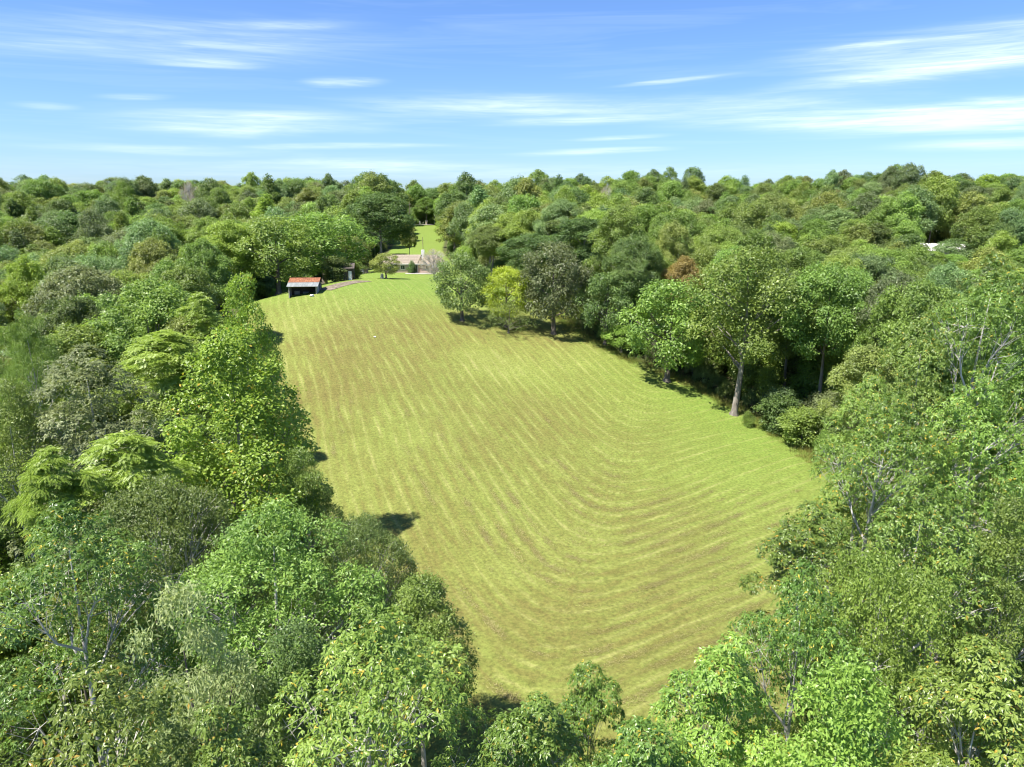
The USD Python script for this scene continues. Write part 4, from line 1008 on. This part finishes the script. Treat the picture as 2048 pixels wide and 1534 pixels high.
# ------------------------------------------------------------------ tracks, poles and posts
def ribbon(name, pts, width, lift, mat, seed=0):
    pts = np.asarray(pts, float)
    l = LineString(pts)
    s = np.linspace(0, l.length, int(l.length / .7) + 2)
    c = np.array([l.interpolate(a).coords[0] for a in s])
    t = unit(np.gradient(c, axis=0)); nrm = np.c_[-t[:, 1], t[:, 0]]
    w = width * (0.75 + 0.5 * meshkit.noise(np.c_[s * .25, 0 * s, 0 * s], seed)) / 2
    k = np.linspace(-1, 1, 7)
    g = c[:, None] + nrm[:, None] * (k[None, :, None] * w[:, None, None])
    z = ground(g[..., 0], g[..., 1])
    nf = (np.abs(g[..., 0]) < 130) & (g[..., 1] < 260)
    z = z + np.where(nf, 0.22 * (meshkit.fbm(np.stack([g[..., 0], g[..., 1], 0 * z], -1) * .12, 3, 5) - .5), 0) + lift
    v = np.concatenate([g, z[..., None]], -1).reshape(-1, 3)
    i, j = np.meshgrid(np.arange(len(s) - 1), np.arange(6), indexing="ij")
    q = np.stack([i * 7 + j, i * 7 + j + 1, (i + 1) * 7 + j + 1, (i + 1) * 7 + j], -1).reshape(-1, 4)
    return tag(part(name, (v, q[:, ::-1]), mat, smooth=True), kind="structure")


a, b, c = hit(650, 586), hit(690, 572), hit(745, 560)
ribbon("gravel_track", [hit(645, 581)[:2], hit(672, 573)[:2], hit(700, 566)[:2], hit(728, 562)[:2]], 5.0, .05, "shaded_gravel_look", 3)
ribbon("farm_lane", [at_y(815, 455, 421)[:2], at_y(840, 452, 423)[:2], at_y(856, 449, 426)[:2], at_y(872, 449, 432)[:2]], 3.4, .12, "concrete", 4)


def pole(u, base_v, y, height, r, label, arm):
    q = at_y(u, base_v, y)
    g = float(ground(q[0], q[1]))
    t_ = thing("utility_pole", label, "pole", loc=(q[0], q[1], g))
    part("shaft", tube([(0, 0, -.5), (0, 0, height)], [r, r * .7], 8), "pole_wood", t_)
    if arm:
        part("crossarm", box(-1.1, 1.1, -.06, .06, height - .7, height - .55), "pole_wood", t_)
        for x_ in (-1.0, -.4, .4, 1.0):
            part("insulator", tube([(x_, 0, height - .56), (x_, 0, height - .36)], .05, 6), "pale_stone", t_)
    else:
        part("cap", tube([(0, 0, height), (0, 0, height + .08)], r * .8, 8), "dark_inside", t_)


pole(846, 498, 300, 5.2, .14, "short wooden pole standing in the far meadow behind the house", False)
pole(820, 449, 424, 12.0, .2, "tall pale utility pole at the far end of the far meadow", True)
q = at_y(853, 449, 430); g = float(ground(q[0], q[1]))
gp = thing("gate_pillar", "square tan pillar beside the lane at the far meadow's end", "pillar", loc=(q[0], q[1], g))
part("shaft", box(-.6, .6, -.6, .6, -.3, 1.7), "tan_siding", gp)
part("cap", box(-.75, .75, -.75, .75, 1.7, 1.9), "pale_stone", gp)
for u_, l_ in ((840, "pale fence post left of the tan pillar at the far lane"), (869, "pale fence post right of the tan pillar at the far lane")):
    q = at_y(u_, 450, 430); g = float(ground(q[0], q[1]))
    fp = thing("fence_post", l_, "post", loc=(q[0], q[1], g))
    part("shaft", box(-.15, .15, -.15, .15, -.3, 1.6), "pale_stone", fp)
    part("cap", tube([(0, 0, 1.6), (0, 0, 1.75)], [.2, .05], 6), "pale_stone", fp)
# stump beside the apple tree
q = hit(764, 557)
o = part("tree_stump", tube([(q[0], q[1], q[2] - .2), (q[0], q[1], q[2] + .5), (q[0] + .05, q[1], q[2] + .9)], [.45, .36, .33], 9), "bark_pale", smooth=True)
tag(o, "pale weathered stump beside the small round tree", "stump")

# ------------------------------------------------------------------ grass and dry cut hay in the field
rg = np.random.default_rng(8)


def scatter(name, label, protos_, pos_, yaw, scl_):
    pin = UsdGeom.PointInstancer.Define(stage, f"/World/{name}")
    tag(pin.GetPrim(), label, "grass", kind="stuff")
    paths = []
    for k, (mesh, mat) in enumerate(protos_):
        path = f"/World/{name}/prototypes/clump_{k:03d}" if k else f"/World/{name}/prototypes/clump"
        m = usdkit.mesh(stage, path, mesh[:2], look(mat)).GetPrim()
        primvar(m, "tint", mesh[2])
        paths.append(Sdf.Path(path))
    eps = 0.6
    gx = (ground(pos_[:, 0] + eps, pos_[:, 1]) - ground(pos_[:, 0] - eps, pos_[:, 1])) / (2 * eps)
    gy = (ground(pos_[:, 0], pos_[:, 1] + eps) - ground(pos_[:, 0], pos_[:, 1] - eps)) / (2 * eps)
    z = ground(pos_[:, 0], pos_[:, 1]) + 0.22 * (meshkit.fbm(np.c_[pos_, 0 * gx] * .12, 3, 5) - .5)
    quats = []
    for a_, sx, sy in zip(yaw, gx, gy):
        r = Gf.Rotation(Gf.Vec3d(0, 0, 1), math.degrees(a_)) * Gf.Rotation(Gf.Vec3d(0, 0, 1), Gf.Vec3d(-sx, -sy, 1).GetNormalized())
        quats.append(Gf.Quath(r.GetQuat()))
    pin.CreatePrototypesRel().SetTargets(paths)
    pin.CreateProtoIndicesAttr(Vt.IntArray.FromNumpy(rg.integers(0, len(paths), len(pos_)).astype(np.int32)))
    pin.CreatePositionsAttr(Vt.Vec3fArray.FromNumpy(np.c_[pos_, z].astype(np.float32)))
    pin.CreateOrientationsAttr(Vt.QuathArray(quats))
    pin.CreateScalesAttr(Vt.Vec3fArray.FromNumpy(np.repeat(np.asarray(scl_, np.float32)[:, None], 3, 1)))


def blades(n, size, h, w, lean):
    P = np.c_[rg.uniform(-size, size, (n, 2)), np.full(n, -.02)]
    a = rg.uniform(0, 2 * PI, n)
    d = np.c_[np.cos(a), np.sin(a), 0 * a]
    up = unit(np.c_[rg.normal(0, lean, (n, 2)), np.ones(n)])
    hh = h * rg.uniform(.5, 1.3, n)[:, None]
    v = np.stack([P - d * w / 2, P + d * w / 2, P + up * hh + d * .01], 1).reshape(-1, 3)
    return v, np.arange(3 * n).reshape(-1, 3), np.repeat(rg.uniform(0, 1, n), 3)


LEAF_GAIN = (1, 1, 1)
leaf("grass_look", (0.130, 0.125, 0.030), (0.220, 0.215, 0.055), (0.360, 0.320, 0.110), rough=0.6, transl=0.3, hue_var=0.012, spec=0.2)
leaf("green_grass_look", (0.090, 0.150, 0.024), (0.160, 0.240, 0.040), (0.240, 0.310, 0.070), rough=0.6, transl=0.3, hue_var=0.012, spec=0.2)
leaf("hay_look", (0.17, 0.15, 0.055), (0.27, 0.24, 0.10), (0.38, 0.33, 0.16), rough=0.7, transl=0.2, hue_var=0.006, spec=0.2)
cand = np.c_[rg.uniform(-58, 42, 60000), rg.uniform(20, 150, 60000)]
cand = cand[contains_xy(FIELD.buffer(1.5), cand[:, 0], cand[:, 1])]
patchy = meshkit.fbm(np.c_[cand, 0 * cand[:, 0]] * .35, 3, 21)
cand = cand[(rg.random(len(cand)) < .25 + 1.2 * (patchy - .3)) & (rg.random(len(cand)) < np.clip((150 - cand[:, 1]) / 60, 0, 1))][:16000]
scatter("grass", "short grass of the mown field", [(blades(110, .75, .085, .02, 1.1), "grass_look") for _ in range(3)] + [(blades(110, .75, .09, .02, 1.1), "green_grass_look")], cand, rg.uniform(0, 6.28, len(cand)), rg.uniform(.7, 1.2, len(cand)))


def straw(n):
    P = np.c_[rg.normal(0, .6, n), rg.normal(0, .17, n), np.abs(rg.normal(.03, .025, n))]
    a = rg.normal(0, .9, n)
    d = np.c_[np.cos(a), np.sin(a), rg.normal(0, .15, n)]
    L_ = rg.uniform(.10, .3, n)[:, None]
    s_ = np.c_[-np.sin(a), np.cos(a), 0 * a] * .012
    v = np.stack([P - d * L_ / 2 - s_, P - d * L_ / 2 + s_, P + d * L_ / 2 + [0, 0, .015]], 1).reshape(-1, 3)
    return v, np.arange(3 * n).reshape(-1, 3), np.repeat(rg.uniform(0, 1, n), 3)


hc = np.c_[rg.uniform(-45, 45, 90000), rg.uniform(20, 112, 90000)]
hc = hc[contains_xy(FIELD.buffer(-.5), hc[:, 0], hc[:, 1])]
rw, al = rows(hc[:, 0], hc[:, 1])
ph = (rw / 1.6 + 0.25 * (meshkit.fbm(np.c_[hc * .35, 0 * rw[:, None]], 2, 51) - .5)) % 1.0
keepn = meshkit.fbm(np.c_[rw * .55, al * .10, 0 * al], 3, 31)
patch2 = meshkit.fbm(np.c_[hc, 0 * rw] * .05, 2, 17)
sel = (np.abs(ph - .5 + .0) < .13) & (keepn + .8 * (patch2 - .5) > .55) & (rw > 0) & (rg.random(len(rw)) < .26 * np.clip((100 - hc[:, 1]) / 40, 0, 1)) & ~((hc[:, 0] > 12) & (hc[:, 1] > 72))
hc, rw = hc[sel], rw[sel]
e = .4
gxr = rows(hc[:, 0] + e, hc[:, 1])[0] - rows(hc[:, 0] - e, hc[:, 1])[0]
gyr = rows(hc[:, 0], hc[:, 1] + e)[0] - rows(hc[:, 0], hc[:, 1] - e)[0]
yaw = np.arctan2(gxr, -gyr)
print("grass", len(cand), "hay", len(hc))
scatter("dry_hay", "thin lines of dry cut hay left by the mower", [(straw(60), "hay_look") for _ in range(3)], hc, yaw, rg.uniform(.7, 1.3, len(hc)))

ring = FIELD.exterior
ea = rg.uniform(0, ring.length, 5200)
ep = np.array([ring.interpolate(a_).coords[0] for a_ in ea]) + rg.normal(0, 1.1, (len(ea), 2))
ep = ep[(ep[:, 1] < 150) & ~((ep[:, 1] > 118) & (ep[:, 0] < -20))]


def weeds(n, h):
    P = np.c_[rg.normal(0, .35, (n, 2)), np.full(n, -.05)]
    up = unit(np.c_[rg.normal(0, .45, (n, 2)), np.ones(n)])
    a_ = rg.uniform(0, 2 * PI, n)
    d_ = np.c_[np.cos(a_), np.sin(a_), 0 * a_]
    hh = h * rg.uniform(.4, 1.3, n)[:, None]
    w_ = .035
    v = np.stack([P - d_ * w_ / 2, P + d_ * w_ / 2, P + up * hh * .6 + d_ * w_ * .7, P + up * hh + d_ * .1 * hh], 1).reshape(-1, 3)
    i_ = np.arange(n)[:, None] * 4
    return v, np.concatenate([i_ + [0, 1, 2], i_ + [0, 2, 3]]), np.repeat(rg.uniform(0, 1, n), 4)


scatter("edge_weeds", "tall uncut grass and weeds along the foot of the trees", [(weeds(70, .55), "green_grass_look"), (weeds(70, .7), "grass_look"), (weeds(60, .4), "leaf_mid")], ep, rg.uniform(0, 6.28, len(ep)), rg.uniform(.6, 1.3, len(ep)))
